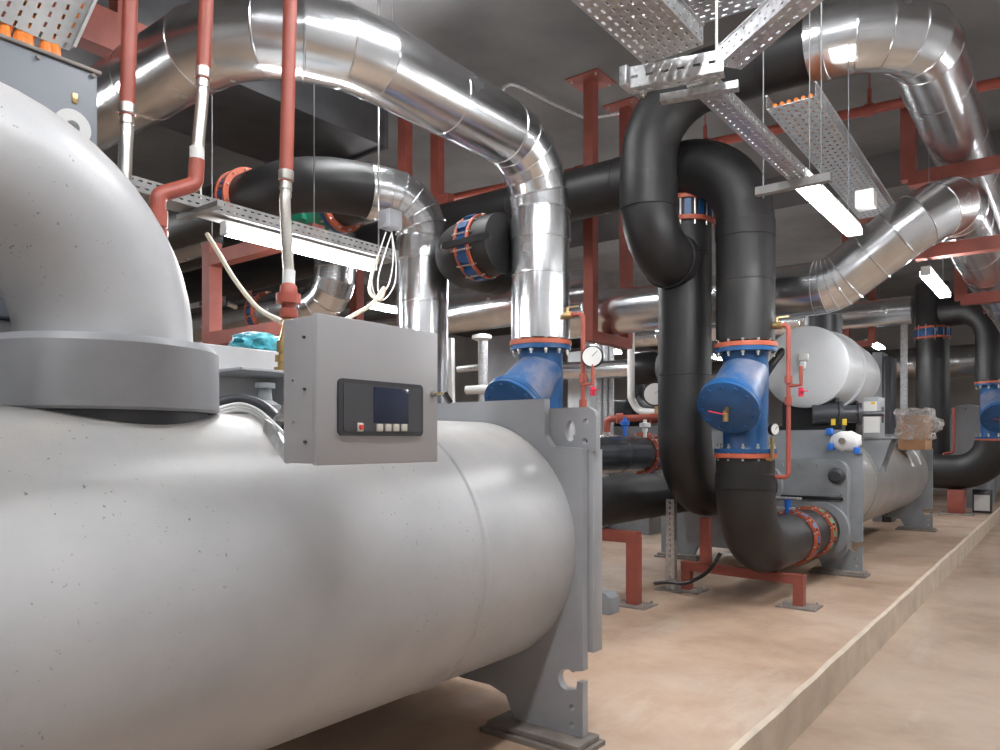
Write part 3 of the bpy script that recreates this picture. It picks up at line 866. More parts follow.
# second black pipe behind with the green valve
E3 = empty('insulated_pipe', (-6.2, 4.9, 3.2), 'black pipe carrying the green valve, behind the light fitting', 'pipe')
route(E3, [(-5.2, 4.9, 3.76), (-5.75, 4.9, 3.76)], 0.2, 0, 'rubber', gores=0, n=32, joint=9, straight='insulation')
route(E3, [(-6.6, 4.9, 3.76), (-11.0, 4.9, 3.76)], 0.2, 0, 'rubber', gores=0, n=32, joint=2, straight='insulation')
gv = empty('gate_valve', (-6.2, 4.9, 3.45), 'green valve body with blue flanges under the black bend', 'valve')
bm = B(); lathe(bm, (-6.55, 4.9, 3.76), (1, 0, 0), [(0, 0.17), (0.08, 0.17), (0.15, 0.25), (0.5, 0.25), (0.62, 0.17), (0.72, 0.17)], 24)
box(bm, -6.36, -6.06, 4.62, 4.9, 3.62, 3.90, 0.04); part('valve_body', bm, 'green', gv)
for x in (-6.57, -5.82):
    bm = B(); annulus(bm, (x, 4.9, 3.76), (1, 0, 0), 0.12, 0.26, 0.05); part('flange', bm, 'blue', gv)
    bm = B(); annulus(bm, (x + (0.05 if x > -6 else -0.05), 4.9, 3.76), (1, 0, 0), 0.12, 0.26, 0.04); part('flange', bm, 'flange', gv)
    bolt_circle(gv, (x, 4.9, 3.76), (1, 0, 0), 0.235, 12, 0.2, 0.015)

# bypass stub with lever valve between the two silver risers
G = empty('insulated_pipe', (-4.0, 4.75, 2.8), 'short black bypass pipe with black lever, between the two silver risers', 'pipe')
route(G, [(-3.66, 4.78, 3.02), (-4.27, 4.78, 3.02), (-4.27, 5.5, 3.02)], 0.245, [0, 0.34, 0], 'rubber', gores=0, n=40, joint=9, straight='insulation', bend='elbow_insulation')
p0 = V((-3.86, 4.78 - 0.25, 3.06))
valve_band('orange-ringed valve with a black lever on the short bypass', (-3.90, 4.78, 3.02), (1, 0, 0), 0.245, ringr=0.02, width=0.15, lever=((-4.02, 4.56, 2.98), (-4.02, 4.45, 2.98), (-3.46, 4.36, 2.96)))

# big black pipe further back with the flange ring, next to the front chiller leg
K = empty('insulated_pipe', (-3.75, 5.0, 1.1), 'upper shiny black pipe with an orange flange ring, beyond the front chiller leg', 'pipe')
route(K, [(-3.90, 3.6, 1.27), (-3.88, 8.2, 1.27)], 0.205, 0, 'foil', gores=0, n=40, joint=4, straight='insulation')
valve_band('orange and blue flange ring on the upper of two level black pipes', (-3.88, 7.70, 1.27), (0, 1, 0), 0.205, ringr=0.035, width=0.14)

# ---------------------------------------------------------------- silver header C with the dog-leg at right
Cc = empty('clad_pipe', (-0.85, 7.05, 2.55), 'silver clad pipe with the slanting dog-leg over the white drum', 'pipe')
route(Cc, [(-4.6, 7.0, 2.79), (-1.70, 7.05, 2.79), (-0.80, 7.05, 3.42), (-0.78, 16.0, 3.42)], 0.24, [0, 0.42, 0.45, 0], 'clad', gores=4, n=48, joint=1.1)
Hh = empty('clad_pipe', (-7.0, 8.6, 3.08), 'distant silver header seen between the two silver risers', 'pipe')
route(Hh, [(-14.0, 8.6, 3.40), (-5.0, 8.6, 3.40)], 0.32, 0, 'clad', n=40, joint=1.3)
L1 = empty('clad_pipe', (-7.6, 5.1, 2.8), 'silver pipe with flange ring behind the cream hanging cable, far left', 'pipe')
route(L1, [(-15.0, 5.45, 2.98), (-6.55, 5.45, 2.98), (-6.55, 5.45, 4.42)], 0.235, [0, 0.36, 0], 'clad', n=40, joint=1.2)
valve_band('flange ring on the far left silver pipe behind the cream cable', (-7.85, 5.45, 2.98), (1, 0, 0), 0.235, ringr=0.03, width=0.15, lever=((-7.95, 5.1, 3.02), (-7.95, 4.98, 3.05), (-8.4, 4.9, 3.08)))
L2 = empty('clad_pipe', (-8, 4.3, 3.4), 'thin silver pipe beside the red dog-leg, behind the red frame post', 'pipe')
route(L2, [(-13.0, 4.35, 3.56), (-7.25, 4.35, 3.56)], 0.15, 0, 'clad', n=32, joint=1.4)
L3 = empty('clad_pipe', (-8, 6.3, 3.4), 'second silver pipe below the thin one, far left', 'pipe')
route(L3, [(-13.5, 6.4, 3.25), (-8.3, 6.4, 3.25)], 0.10, 0, 'galv', n=24, joint=1.4)
R1 = empty('clad_pipe', (-3, 13.3, 3.3), 'silver pipe with collars at the far right behind the white drum', 'pipe')
route(R1, [(-8.0, 13.3, 3.50), (-2.0, 13.3, 3.50)], 0.225, 0, 'clad', n=40, joint=0.7)
R2 = empty('clad_pipe', (-3, 21, 3.1), 'lower silver header crossing behind the thick black vertical pipes', 'pipe')
route(R2, [(-9.0, 21.0, 3.35), (0.5, 21.0, 3.35)], 0.40, 0, 'clad', n=40, joint=0.6)
R3 = empty('clad_pipe', (-3.5, 13.6, 1.9), 'short horizontal silver pipe with black end, between the riser and the gauge', 'pipe')
a = atD(590, 370, 10.5); b = atD(652, 368, 10.0)
route(R3, [a - (b - a) * 1.0, b], 0.125, 0, 'clad', n=32, joint=2)
bm = B(); t = (b - a).normalized(); lathe(bm, b - t * 0.25, t, [(0, 0.2), (0.02, 0.22), (0.3, 0.22), (0.36, 0.18)], 24); part('end_cap', bm, 'black', R3)

# ---------------------------------------------------------------- red hangers, beams and stands
def bars(root, segs, w=0.10, mat='red'):
    for nm, a, b in segs:
        k = 1.0 if nm == 'post' else 0.965
        bm = B(); obox(bm, a, b, w * k, w * k); part(nm, bm, mat, root)

def plate_at(root, x, y, z, s=0.15, th=0.014, mat='red', bolts=True):
    bm = B(); box(bm, x - s, x + s, y - s, y + s, z - th / 2, z + th / 2); pp = part('fixing_plate', bm, mat, root)
    if bolts:
        for a in (-1, 1):
            for c_ in (-1, 1):
                bm = B(); cyl(bm, (x + a * s * .75, y + c_ * s * .75, z - 0.03), (x + a * s * .75, y + c_ * s * .75, z + 0.03), 0.012, n=8); part('anchor_bolt', bm, 'steel', pp)

hx = -3.92
pz = onX(590, 336, hx).z
f = empty('pipe_hanger', (hx, 6.6, CZ), 'red steel hanger with square ceiling plate, left of the black S-bend', 'pipe hanger', 'red pipe hangers')
y2 = onX(626, 330, hx).y
bars(f, [('post', (hx, 6.6, CZ), (hx, 6.6, pz)), ('bottom_bar', (hx, 6.55, pz + 0.0), (hx, y2 + 0.05, pz)), ('post', (hx, y2, CZ), (hx, y2, pz))], 0.11)
plate_at(f, hx, 6.6, CZ - 0.008, 0.19); plate_at(f, hx, y2, CZ - 0.008, 0.19)
# left hanger
a = onY(212, 340, 3.3)
f = empty('pipe_hanger', (a.x, 3.3, CZ), 'red hanger with bottom bar at left, under the grey light rail', 'pipe hanger', 'red pipe hangers')
b = onY(292, 326, 3.3)
bars(f, [('post', (a.x, 3.3, 3.0), (a.x, 3.3, a.z)), ('bottom_bar', (a.x - 0.05, 3.3, a.z), (b.x, 3.3, a.z)), ('cross_bar', (a.x, 3.3, 2.86), (b.x + 0.3, 3.3, 2.86))], 0.11)
for x in (a.x, b.x + 0.25):
    bm = B(); cyl(bm, (x, 3.3, 2.86), (x, 3.3, CZ), 0.004, n=8); part('hanger_rod', bm, 'dark_plate', f)
for lab, px, Y in (('red hanger post behind the light, right of the leftmost hanger', 246, 6.6), ('red hanger post below the light, nearer the silver riser', 357, 6.7), ('dark red post left of the braided hose near the ceiling', 218, 7.9)):
    X = onY(px, 300, Y).x
    f = empty('pipe_hanger', (X, Y, CZ), lab, 'pipe hanger', 'red pipe hangers')
    zz = 2.3
    bars(f, [('post', (X, Y, CZ), (X, Y, zz)), ('bottom_bar', (X - 0.06, Y, zz), (X + (0.9 if px > 300 else 0.9), Y, zz))], 0.13)
    plate_at(f, X, Y, CZ - 0.008, 0.16, bolts=False)
for lab, x, y in (('red post just left of the silver elbow under the ceiling', -5.70, 5.70), ('red post behind the silver elbow, right of its neighbour', -5.57, 6.07)):
    f = empty('pipe_hanger', (x, y, CZ), lab, 'pipe hanger', 'red pipe hangers')
    bars(f, [('post', (x, y, CZ), (x, y, 4.04)), ('saddle_bar', (x - 0.2, y, 4.06), (x + 0.2, y, 4.06))], 0.11)
    plate_at(f, x, y, CZ - 0.008, 0.16, bolts=False)
# right hangers
def hang_r(label, Y, xl, xr, ztop, zs, left=True, w=0.13):
    f = empty('pipe_hanger', (xl, Y, CZ), label, 'pipe hanger', 'red pipe hangers')
    segs = []
    if left: segs.append(('post', (xl, Y, CZ), (xl, Y, min(zs))))
    segs.append(('post', (xr, Y, CZ), (xr, Y, min(zs))))
    for z in zs: segs.append(('beam', (xl, Y, z), (xr, Y, z)))
    bars(f, segs, w)
    plate_at(f, xl, Y, CZ - 0.008, 0.19, bolts=False)
    plate_at(f, xr, Y, CZ - 0.008, 0.19, bolts=False)
hang_r('red hanger frame carrying the ceiling silver pipe at right', 8.0, onY(909, 150, 8.0).x, 0.1, CZ, (3.90,))
hang_r('red beam hanger right under the slanting silver dog-leg', 7.62, -1.12, 0.2, CZ, (3.105,), left=False, w=0.12)
hang_r('red hanger frame with square corner at far right, above the black arch', 10.4, onY(961, 290, 10.4).x, 0.2, CZ, (3.10,), w=0.13)
hang_r('most distant red hanger at the right edge, before the black arch', 13.0, onY(990, 300, 13.0).x, 0.4, CZ, (3.30,), w=0.16)
hang_r('small red hanger below the collared silver pipe, above the white drum', 13.6, onY(846, 340, 13.6).x, onY(872, 340, 13.6).x, CZ, (3.05,), w=0.11)
# beam over the cabinet, top left
yb = 3.0
bm = B(); obox(bm, (-5.5, -1.0, 4.34), (-5.5, yb, 4.34), 0.16, 0.28); f = empty('pipe_hanger', (-5.5, 1.0, 4.2), 'dark red beam above the blue-grey cabinet, top left', 'pipe hanger', 'red pipe hangers'); part('beam', bm, 'red', f)
for y in (-0.8, 2.60):
    bm = B(); obox(bm, (-5.5, y, 4.45), (-5.5, y, CZ), 0.14, 0.14); part('post', bm, 'red', f)

ad = empty('air_duct', (-6.5, 2.0, 4.55), 'dark rectangular ventilation duct under the ceiling behind the big silver pipe', 'duct')
bm = B(); box(bm, -7.2, -5.8, -3.0, 5.5, 4.55, 5.08, 0.01); part('duct_body', bm, M['duct'], ad)
for y in (-1.0, 1.2, 3.4, 5.5):
    bm = B(); box(bm, -7.23, -5.77, y - 0.02, y + 0.02, 4.52, 5.10, 0.004); part('joint_flange', bm, M['duct'], ad)
# floor stands
def stand(label, segs, feet, w=0.09):
    f = empty('pipe_stand', (feet[0][0], feet[0][1], 0), label, 'pipe stand', 'red pipe stands')
    bars(f, segs, w)
    for x, y in feet:
        bm = B(); box(bm, x - 0.16, x + 0.16, y - 0.13, y + 0.13, 0, 0.015); pp = part('foot_plate', bm, 'foot', f)
        for a in (-1, 1):
            for c_ in (-1, 1):
                bm = B(); cyl(bm, (x + a * .12, y + c_ * .095, 0.01), (x + a * .12, y + c_ * .095, 0.04), 0.01, n=8); part('anchor_bolt', bm, 'steel', pp)
    return f
stand('red pipe stand just beyond the front chiller leg', [('post', (-2.97, 5.72, 0.015), (-2.97, 5.72, 0.585)), ('top_bar', (-3.75, 5.72, 0.585), (-2.925, 5.72, 0.585)), ('post', (-3.7, 5.72, 0.015), (-3.7, 5.72, 0.585))], [(-2.97, 5.72), (-3.7, 5.72)], 0.10)
stand('low red pipe stand under the black elbow at the second chiller', [('post', (-1.83, 6.52, 0.015), (-1.83, 6.52, 0.235)), ('post', (-2.87, 6.60, 0.015), (-2.87, 6.60, 0.235)), ('top_bar', (-2.915, 6.60, 0.235), (-1.785, 6.52, 0.235)), ('post', (-2.68, 6.58, 0.28), (-2.68, 6.58, 0.70))], [(-1.83, 6.52), (-2.87, 6.60)], 0.085)
# slotted strut upright
f = empty('strut_post', (-3.0, 6.5, 0), 'slotted galvanised strut standing under the straight black riser', 'strut')
bm = B(); perf(bm, (-3.03, 6.48, 0.012), (0, 0, 1), (1, 0, 0), 0.85, 0.082, 0.05, 0.082, 0.026, 0.014); perf(bm, (-2.948, 6.48, 0.012), (0, 0, 1), (0, 1, 0), 0.85, 0.06, 0.05, 0.06, 0.026, 0.014); perf(bm, (-3.03, 6.48, 0.012), (0, 0, 1), (0, 1, 0), 0.85, 0.06, 0.05, 0.06, 0.026, 0.014)
part('channel', bm, 'galv', f, solid=0.003)
bm = B(); box(bm, -3.12, -2.86, 6.42, 6.60, 0, 0.012); part('foot_plate', bm, 'foot', f)
# grey block on the floor
bm = B(); p = onY(608, 601, 5.35); prism(bm, [[(-0.10, 0), (0.10, 0), (0.10, 0.13), (0.06, 0.17), (-0.10, 0.17)]], lambda u, v, w: V((p.x + u - 0.04, p.y + w, v)), -0.08, 0.08)
tag(part('floor_bracket', bm, 'dark_plate', loc=(p.x, p.y, 0)), 'small blue-grey steel bracket on the floor beside the red stand', 'bracket')

# ---------------------------------------------------------------- second chiller
c2 = empty('water_chiller', (-2.6, 10.8, 0), 'second chiller down the row, slate grey end plate with a white drum above', 'chiller')
sheet_with_legs(8.42, 8.47, -4.0, -1.70, 1.53, None, c2, 'dark_plate')
sheet_with_legs(13.33, 13.38, -4.0, -1.70, 1.53, None, c2, 'dark_plate')
bm = B(); lathe(bm, (-2.38, 0, 0.905), (0, 1, 0), [(8.47, 0.595), (9.4, 0.595), (9.4, 0.602), (9.43, 0.602), (9.43, 0.595), (13.33, 0.595)], 72); part('shell', bm, 'dshell', c2)
bm = B(); lathe(bm, (-3.45, 0, 0.90), (0, 1, 0), [(8.47, 0.5), (13.33, 0.5)], 64); part('evaporator_shell', bm, 'rubber', c2)
# water box cover
wx0, wx1, wz0, wz1 = -3.55, onY(845, 500, 8.15).x, 0.22, onY(820, 461, 8.15).z
bm = B(); prism(bm, [rrect(wx0, wx1, wz0, wz1, 0.12, 6)], lambda u, v, w: V((u, w, v)), 8.20, 8.44); part('water_box', bm, 'dark_plate', c2)
bm = B(); prism(bm, [rrect(wx0 - 0.02, wx1 + 0.02, wz0 - 0.02, wz1 + 0.02, 0.13, 6)], lambda u, v, w: V((u, w, v)), 8.16, 8.20); wc = part('cover', bm, 'dark_plate', c2)
nb = 0
for k in range(9):
    x = wx1 - 0.12 - k * 0.17
    bm = B(); cyl(bm, (x, 8.17, wz1 - 0.05), (x, 8.135, wz1 - 0.05), 0.022, n=6); part('bolt', bm, 'dark_plate', wc)
for k in range(5):
    z = wz1 - 0.17 - k * 0.16
    bm = B(); cyl(bm, (wx1 - 0.05, 8.17, z), (wx1 - 0.05, 8.135, z), 0.022, n=6); part('bolt', bm, 'dark_plate', wc)
bm = B(); box(bm, wx0 + 0.05, wx1 - 0.02, 8.13, 8.165, 0.80, 0.835, 0.004); part('pass_rib', bm, 'black', wc)
p = onY(836, 476, 8.12); bm = B(); lathe(bm, (p.x, 8.165, p.z), (0, -1, 0), [(0, 0.085), (0.03, 0.085), (0.04, 0.05), (0.08, 0.05)], 16); part('plug', bm, 'dark', wc)
bm = B(); annulus(bm, (-2.075, 8.12, 0.495), (0, 1, 0), 0.2, 0.29, 0.09, 40); part('nozzle', bm, 'dark_plate', c2)
bm = B(); annulus(bm, (-2.72, 8.12, 0.935), (0, 1, 0), 0.2, 0.27, 0.09, 40); part('nozzle', bm, 'dark_plate', c2)
# lug wrapped in white plastic with blue tape
lp = onY(846, 441, 8.45)
bm = B(); bmesh.ops.create_icosphere(bm, subdivisions=3, radius=1)
for v in bm.verts:
    n_ = random.uniform(0.9, 1.08)
    v.co = V((lp.x + v.co.x * 0.155 * n_, 8.44 + v.co.y * 0.07, lp.z + max(-0.85, min(0.85, v.co.z)) * 0.12 * n_))
wl = part('lug_wrapping', bm, 'whitep', c2, ang=0.9)
bm = B(); annulus(bm, (lp.x - 0.02, 8.36, lp.z + 0.0), (0, 1, 0), 0.0001, 0.035, 0.02, 16); part('lug_hole', bm, 'foot', wl)
for dx, dz in ((-0.15, 0.10), (-0.14, -0.06), (0.12, -0.10)):
    bm = B(); box(bm, lp.x + dx - 0.03, lp.x + dx + 0.03, 8.36, 8.42, lp.z + dz - 0.035, lp.z + dz + 0.035, 0.01); part('tape', bm, 'tape', wl)
# white drum (compressor) above
dY0, dX, dZ, dR = 9.0, -2.46, 2.275, 0.475
bm = B(); lathe(bm, (dX, dY0, dZ), (0, 1, 0), [(-0.05, dR * 0.25), (-0.045, dR * 0.6), (-0.02, dR * 0.93), (0, dR), (0.75, dR), (0.76, dR * 0.96), (0.80, dR * 0.96), (1.3, dR * 1.0), (1.9, dR * 0.93), (2.5, dR * 0.7), (2.7, dR * 0.4)], 64)
part('drum', bm, 'white', c2)
bm = B(); annulus(bm, (dX, dY0 + 0.78, dZ), (0, 1, 0), dR * 0.8, dR + 0.03, 0.05, 64); part('drum_flange', bm, 'white', c2)
p = onY(804, 357, dY0 - 0.05); q = onY(803, 366, dY0 - 0.05)
bm = B(); box(bm, p.x - 0.05, p.x + 0.05, dY0 - 0.075, dY0 - 0.04, p.z - 0.04, p.z + 0.04, 0.004); box(bm, q.x - 0.03, q.x + 0.03, dY0 - 0.085, dY0 - 0.045, q.z - 0.04, q.z + 0.05, 0.01); part('name_plate', bm, 'paper', c2)
bm = B(); box(bm, -2.75, -2.15, 9.1, 9.25, 1.45, 1.95); part('drum_saddle', bm, 'black', c2)
bm = B(); box(bm, -2.75, -2.15, 10.1, 10.25, 1.45, 1.95); part('drum_saddle', bm, 'black', c2)
bm = B(); box(bm, -3.3, -1.98, 8.65, 8.80, 1.5, 1.58); box(bm, -3.4, -2.2, 9.0, 11.2, 1.48, 1.54); part('skid_bar', bm, 'black', c2)
bm = B(); p = onX(806, 408, -2.15); lathe(bm, (-2.4, 9.05, 1.72), (1, 0.35, 0), [(0, 0.13), (0.28, 0.13), (0.28, 0.15), (0.32, 0.15), (0.32, 0.10), (0.48, 0.10), (0.48, 0.13), (0.52, 0.13), (0.52, 0.03), (0.75, 0.03)], 24); part('oil_pump', bm, 'dark', c2)
for k in range(2):
    bm = B(); box(bm, -2.16 + k * 0.11, -2.12 + k * 0.11, 8.93 + 0.04 * k, 8.96 + 0.04 * k, 1.59, 1.66); part('tag', bm, 'yellow', c2)
bm = B(); wire(bm, [(-2.95, 8.9, 1.55), (-2.95, 8.85, 2.0), (-2.75, 8.9, 2.4), (-2.6, 9.6, 2.8)], 0.05, 12); part('refrigerant_line', bm, 'rubber', c2)
# neck up to discharge above the drum
bm = B(); cyl(bm, (dX - 0.05, 10.0, dZ + 0.3), (dX - 0.05, 10.0, 3.0), 0.22, n=32); part('discharge_neck', bm, 'dark', c2)
# control cabinet with labels on its brackets
k0 = onX(878, 435, -1.80); k1 = onX(893, 435, -1.80)
ky = k0.y
bm = B(); kz0, kz1 = onX(880, 437, -1.8).z, onX(880, 397, -1.8).z
p0, p1 = onY(862, 420, 9.6), onY(879, 420, 9.6)
bm = B(); box(bm, p0.x, p1.x, 9.6, 9.95, kz0 - 0.0, kz1 + 0.0, 0.008); kb = part('control_box', bm, 'plate', c2)
bm = B(); box(bm, p0.x + 0.02, p0.x + 0.19, 9.592, 9.605, kz0 + 0.05, kz0 + 0.26); part('label', bm, 'paper', kb)
bm = B(); box(bm, p0.x + 0.02, p1.x - 0.02, 9.592, 9.605, kz0 + 0.30, kz0 + 0.42); part('label', bm, 'paper', kb)
bm = B(); box(bm, p0.x + 0.10, p1.x - 0.04, 9.588, 9.60, kz0 + 0.385, kz0 + 0.415); part('label_stripe', bm, 'yellow', kb)
bm = B(); box(bm, p1.x - 0.005, p1.x + 0.012, 9.75, 9.82, kz0 + 0.17, kz0 + 0.36, 0.004); part('handle', bm, 'dark', kb)
bm = B(); box(bm, p1.x + 0.008, p1.x + 0.02, 9.765, 9.805, kz0 + 0.24, kz0 + 0.27); part('switch', bm, 'pinkred', kb)
for y in (9.62, 10.0):
    bm = B(); prism(bm, [[(p0.x + 0.02, kz0), (p1.x + 0.14, kz0), (p1.x + 0.10, kz0 - 0.10), (-1.80, 1.02), (-1.98, 1.30)]], lambda u, v, w: V((u, w, v)), y, y + 0.02); part('box_bracket', bm, 'dark_plate', c2)
bm = B(); box(bm, p0.x, p1.x + 0.14, 9.60, 10.04, kz0 - 0.02, kz0, 0.003); part('bracket_shelf', bm, 'dark_plate', c2)
for px, py, w_, h_ in ((913, 459, 0.10, 0.22), (921, 456, 0.07, 0.26)):
    p = onX(px, py, -1.80)
    bm = B(); rr = 0.600
    for dz0, dz1 in ((0, 1),):
        pts = []
        z0_, z1_ = p.z - h_ / 2, p.z + h_ / 2
        a0, a1 = math.asin((z0_ - 0.905) / rr), math.asin((z1_ - 0.905) / rr)
        prev = None
        for k in range(7):
            a = a0 + (a1 - a0) * k / 6
            row = [bm.verts.new((-2.38 + rr * math.cos(a), p.y + s * w_, 0.905 + rr * math.sin(a))) for s in (-1, 1)]
            if prev: bm.faces.new((prev[0], prev[1], row[1], row[0]))
            prev = row
    part('warning_label', bm, 'paper', c2, solid=0.003)

# cardboard carton wrapped in film, on the shell
p = onY(912, 455, 12.0)
cbx = empty('wrapped_carton', (-1.98, 12.0, 1.35), 'cardboard carton in clear plastic film on the second chiller shell', 'carton')
q0_, q1_ = onY(898, 440, 11.6), onY(929, 440, 11.9)
zc0, zc1 = 1.29, onY(912, 413, 11.7).z
bm = B(); box(bm, q0_.x, q1_.x, 11.6, 12.2, zc0, zc1 - 0.03, 0.01); part('carton', bm, 'card', cbx)
bm = B(); bmesh.ops.create_cube(bm, size=1); bmesh.ops.subdivide_edges(bm, edges=bm.edges[:], cuts=7, use_grid_fill=True)
for v in bm.verts:
    s = V((q1_.x - q0_.x + 0.06, 0.68, zc1 - zc0 - 0.10))
    j = V((random.uniform(-1, 1), random.uniform(-1, 1), random.uniform(-1, 1))) * 0.028
    fl = 0.10 if (v.co.x > 0.45 and -0.2 < v.co.z < 0.2) else 0
    v.co = V((v.co.x * s.x + (q0_.x + q1_.x) / 2 + fl, v.co.y * s.y + 11.9, v.co.z * s.z + (zc0 + zc1) / 2 + 0.10)) + j
part('plastic_film', bm, 'wrap', cbx, ang=0.9)

# ---------------------------------------------------------------- third set of pipes at the far end
PF = (-2.23, 17.2)
T = empty('insulated_pipe', (PF[0], PF[1], 0.9), 'thick black vertical pipe with blue valve at the far right end', 'pipe')
rF = 0.30
PG = (-1.15, 16.75)
zt3, zb3 = 2.50, 1.46
route(T, [(PF[0], PF[1], 1.0), (PF[0], PF[1], 4.6)], rF, 0, 'rubber', gores=0, n=40, joint=2, straight='insulation')
valve_band('blue and orange valve ring on the far thick black pipe', (PF[0], PF[1], 3.60), (0, 0, 1), rF, ringr=0.025, width=0.24, lever=((PF[0] + 0.1, PF[1] - 0.3, 3.62), (PF[0] + 0.12, PF[1] - 0.5, 3.65), (PF[0] + 0.12, PF[1] - 0.54, 3.72)))
T2 = empty('insulated_pipe', (PG[0], PG[1], zt3), 'black arch dropping onto the far blue strainer at the right edge', 'pipe')
route(T2, [(PF[0] + 0.25, 17.1, 4.02), (PG[0], PG[1], 4.02), (PG[0], PG[1], zt3 + 0.05)], 0.32, 0.62, 'rubber', gores=0, n=40, joint=2, straight='insulation', bend='elbow_insulation')
mate(T2, PG, zt3, True, 1.32)
strainer('far blue strainer at the right edge, dusty pale body', PG, zb3, zt3, 1.32, cap_to=(0.25, -0.97))
T3 = empty('insulated_pipe', (PG[0], PG[1], 0.6), 'black elbow lying low under the far blue strainer', 'pipe')
route(T3, [(PG[0], PG[1], zb3 - 0.05), (PG[0], PG[1], 0.82), (-3.6, PG[1] + 0.1, 0.82)], 0.33, 0.62, 'rubber', gores=0, n=40, joint=2, straight='insulation', bend='elbow_insulation')
mate(T3, PG, zb3, False, 1.32)
f = empty('pipe_stand', (-1.76, 16.7, 0), 'short red block stand under the far black elbow', 'pipe stand', 'red pipe stands')
bm = B(); box(bm, -1.90, -1.62, 16.55, 16.90, 0.03, 0.485, 0.01); part('block', bm, 'red', f)
bm = B(); box(bm, -2.05, -1.47, 16.40, 17.0, 0.0, 0.03); part('foot_plate', bm, 'foot', f)
bm = B(); box(bm, -1.56, -1.24, 17.3, 17.5, 0.0, 0.46, 0.01); f = part('meter_box', bm, 'dark', loc=(-1.40, 17.4, 0)); tag(f, 'dark framed box with pale front standing under the far elbow', 'box')
pt = B(); box(pt, -1.53, -1.27, 17.285, 17.3, 0.05, 0.36); part('pale_front', pt, 'whitep', f)
c3 = empty('water_chiller', (-2.4, 20.0, 0), 'third chiller in the row, only its round grey cover in view', 'chiller')
bm = B(); lathe(bm, (-1.75, 18.2, 1.55), (0, 1, 0), [(0, 0.3), (0, 0.62), (0.08, 0.64), (0.08, 0.58), (3.0, 0.58)], 48); part('shell', bm, 'plate', c3)
for k in range(12):
    a = 2 * PI * k / 12
    bm = B(); cyl(bm, (-1.75 + 0.54 * math.cos(a), 18.21, 1.55 + 0.54 * math.sin(a)), (-1.75 + 0.54 * math.cos(a), 18.16, 1.55 + 0.54 * math.sin(a)), 0.03, n=6); part('bolt', bm, 'dark_plate', c3)
bm = B(); box(bm, -2.1, -1.4, 18.5, 18.8, 0, 1.0); part('saddle', bm, 'dark_plate', c3)
bm = B(); box(bm, -2.1, -1.4, 20.5, 20.8, 0, 1.0); part('saddle', bm, 'dark_plate', c3)
fr = empty('bleed_pipe', (-1.6, 16.4, 1.3), 'thin red bleed pipe beside the far strainer', 'pipe')
a, b, c = atD(952, 418, 14.6), atD(955, 448, 14.6), atD(945, 450, 14.6)
route(fr, [atD(954, 408, 14.6), atD(954, 452, 14.6), atD(943, 454, 14.6), atD(943, 462, 14.6)], 0.025, 0.05, 'redpipe', gores=0, bands=False, n=10, straight='red_pipe', bend='red_elbow')
# pale vertical strut left of the black pipe
bm = B(); a = atD(904, 325, 12.5); obox(bm, (a.x, a.y, 0), (a.x, a.y, 3.6), 0.10, 0.06)
tag(part('strut_post', bm, 'galv', loc=(a.x, a.y, 0)), 'pale galvanised upright between the white drum and far black pipe', 'strut')
# grey control panels far behind the drum
a = atD(876, 380, 13.0)
f = empty('starter_cabinet', (a.x, a.y, 0), 'narrow grey cabinet just right of the white drum', 'cabinet')
bm = B(); box(bm, a.x - 0.06, a.x + 0.10, a.y, a.y + 0.5, 0.0, atD(876, 352, 13.0).z, 0.01); part('body', bm, 'dark_plate', f)
bm = B(); box(bm, a.x + 0.12, a.x + 0.24, a.y, a.y + 0.5, 0.0, atD(876, 357, 13.0).z, 0.01); part('side_unit', bm, 'dark', f)

# ---------------------------------------------------------------- background between risers: meters, conduits, panels
a = atD(655, 394, 9.0)
g = empty('pressure_gauge', a - V((0, 0, 0.2)), 'round pressure gauge on a bent white pipe left of the tall black riser', 'gauge')
gauge(g, a, (0.3, -0.95, 0), 0.15)
bm = B(); cyl(bm, a + V((0, 0.03, -0.13)), a + V((0, 0.03, -0.3)), 0.02, n=10); part('brass_stem', bm, 'brass', g)
w = empty('thin_pipe', atD(631, 400, 9.3), 'thin white pipe bending at its foot, right of the red hanger', 'pipe')
route(w, [atD(631, 300, 9.3), atD(631, 398, 9.3), atD(638, 411, 9.3), atD(660, 413, 9.1)], 0.045, 0.12, 'whitep', gores=0, bands=False, n=14, straight='pipe_run', bend='pipe_elbow')
w = empty('thin_pipe', atD(640, 418, 8.6), 'thin red pipe with fittings above the upper black pipe', 'pipe')
route(w, [atD(607, 432, 8.6), atD(607, 419, 8.6), atD(665, 417, 8.4)], 0.04, 0.06, 'redpipe', gores=0, bands=False, n=14, straight='pipe_run', bend='pipe_elbow')
for px in (616, 650):
    p = atD(px, 418.6, 8.55); q = atD(px + 7, 418.3, 8.55)
    bm = B(); cyl(bm, p, q, 0.06, n=12); part('fitting', bm, 'redpipe', w)
for i, px in enumerate((599, 605, 611)):
    p = atD(px, 390, 10.8)
    bm = B(); cyl(bm, (p.x, p.y, 1.35), (p.x, p.y, 2.95), 0.045, n=12)
    tag(part('conduit', bm, 'galv', loc=(p.x, p.y, 1.35)), ('first', 'second', 'third')[i] + ' of three thin upright conduits below the red hanger, from the left', 'conduit', 'upright conduits below the hanger')
pm = empty('pump', atD(628, 415, 10.0) * 1, 'dark pump set in the shadows behind the gauge', 'pump')
c = atD(627, 414, 11.6)
bm = B(); lathe(bm, c, (1, 0, 0), [(-0.45, 0.18), (-0.4, 0.22), (0.1, 0.22), (0.1, 0.3), (0.25, 0.3), (0.3, 0.15), (0.5, 0.15)], 24); part('motor', bm, 'black', pm)
bm = B(); box(bm, c.x - 0.5, c.x + 0.5, c.y - 0.25, c.y + 0.25, 0.0, c.z - 0.2); part('plinth', bm, 'dark_plate', pm)
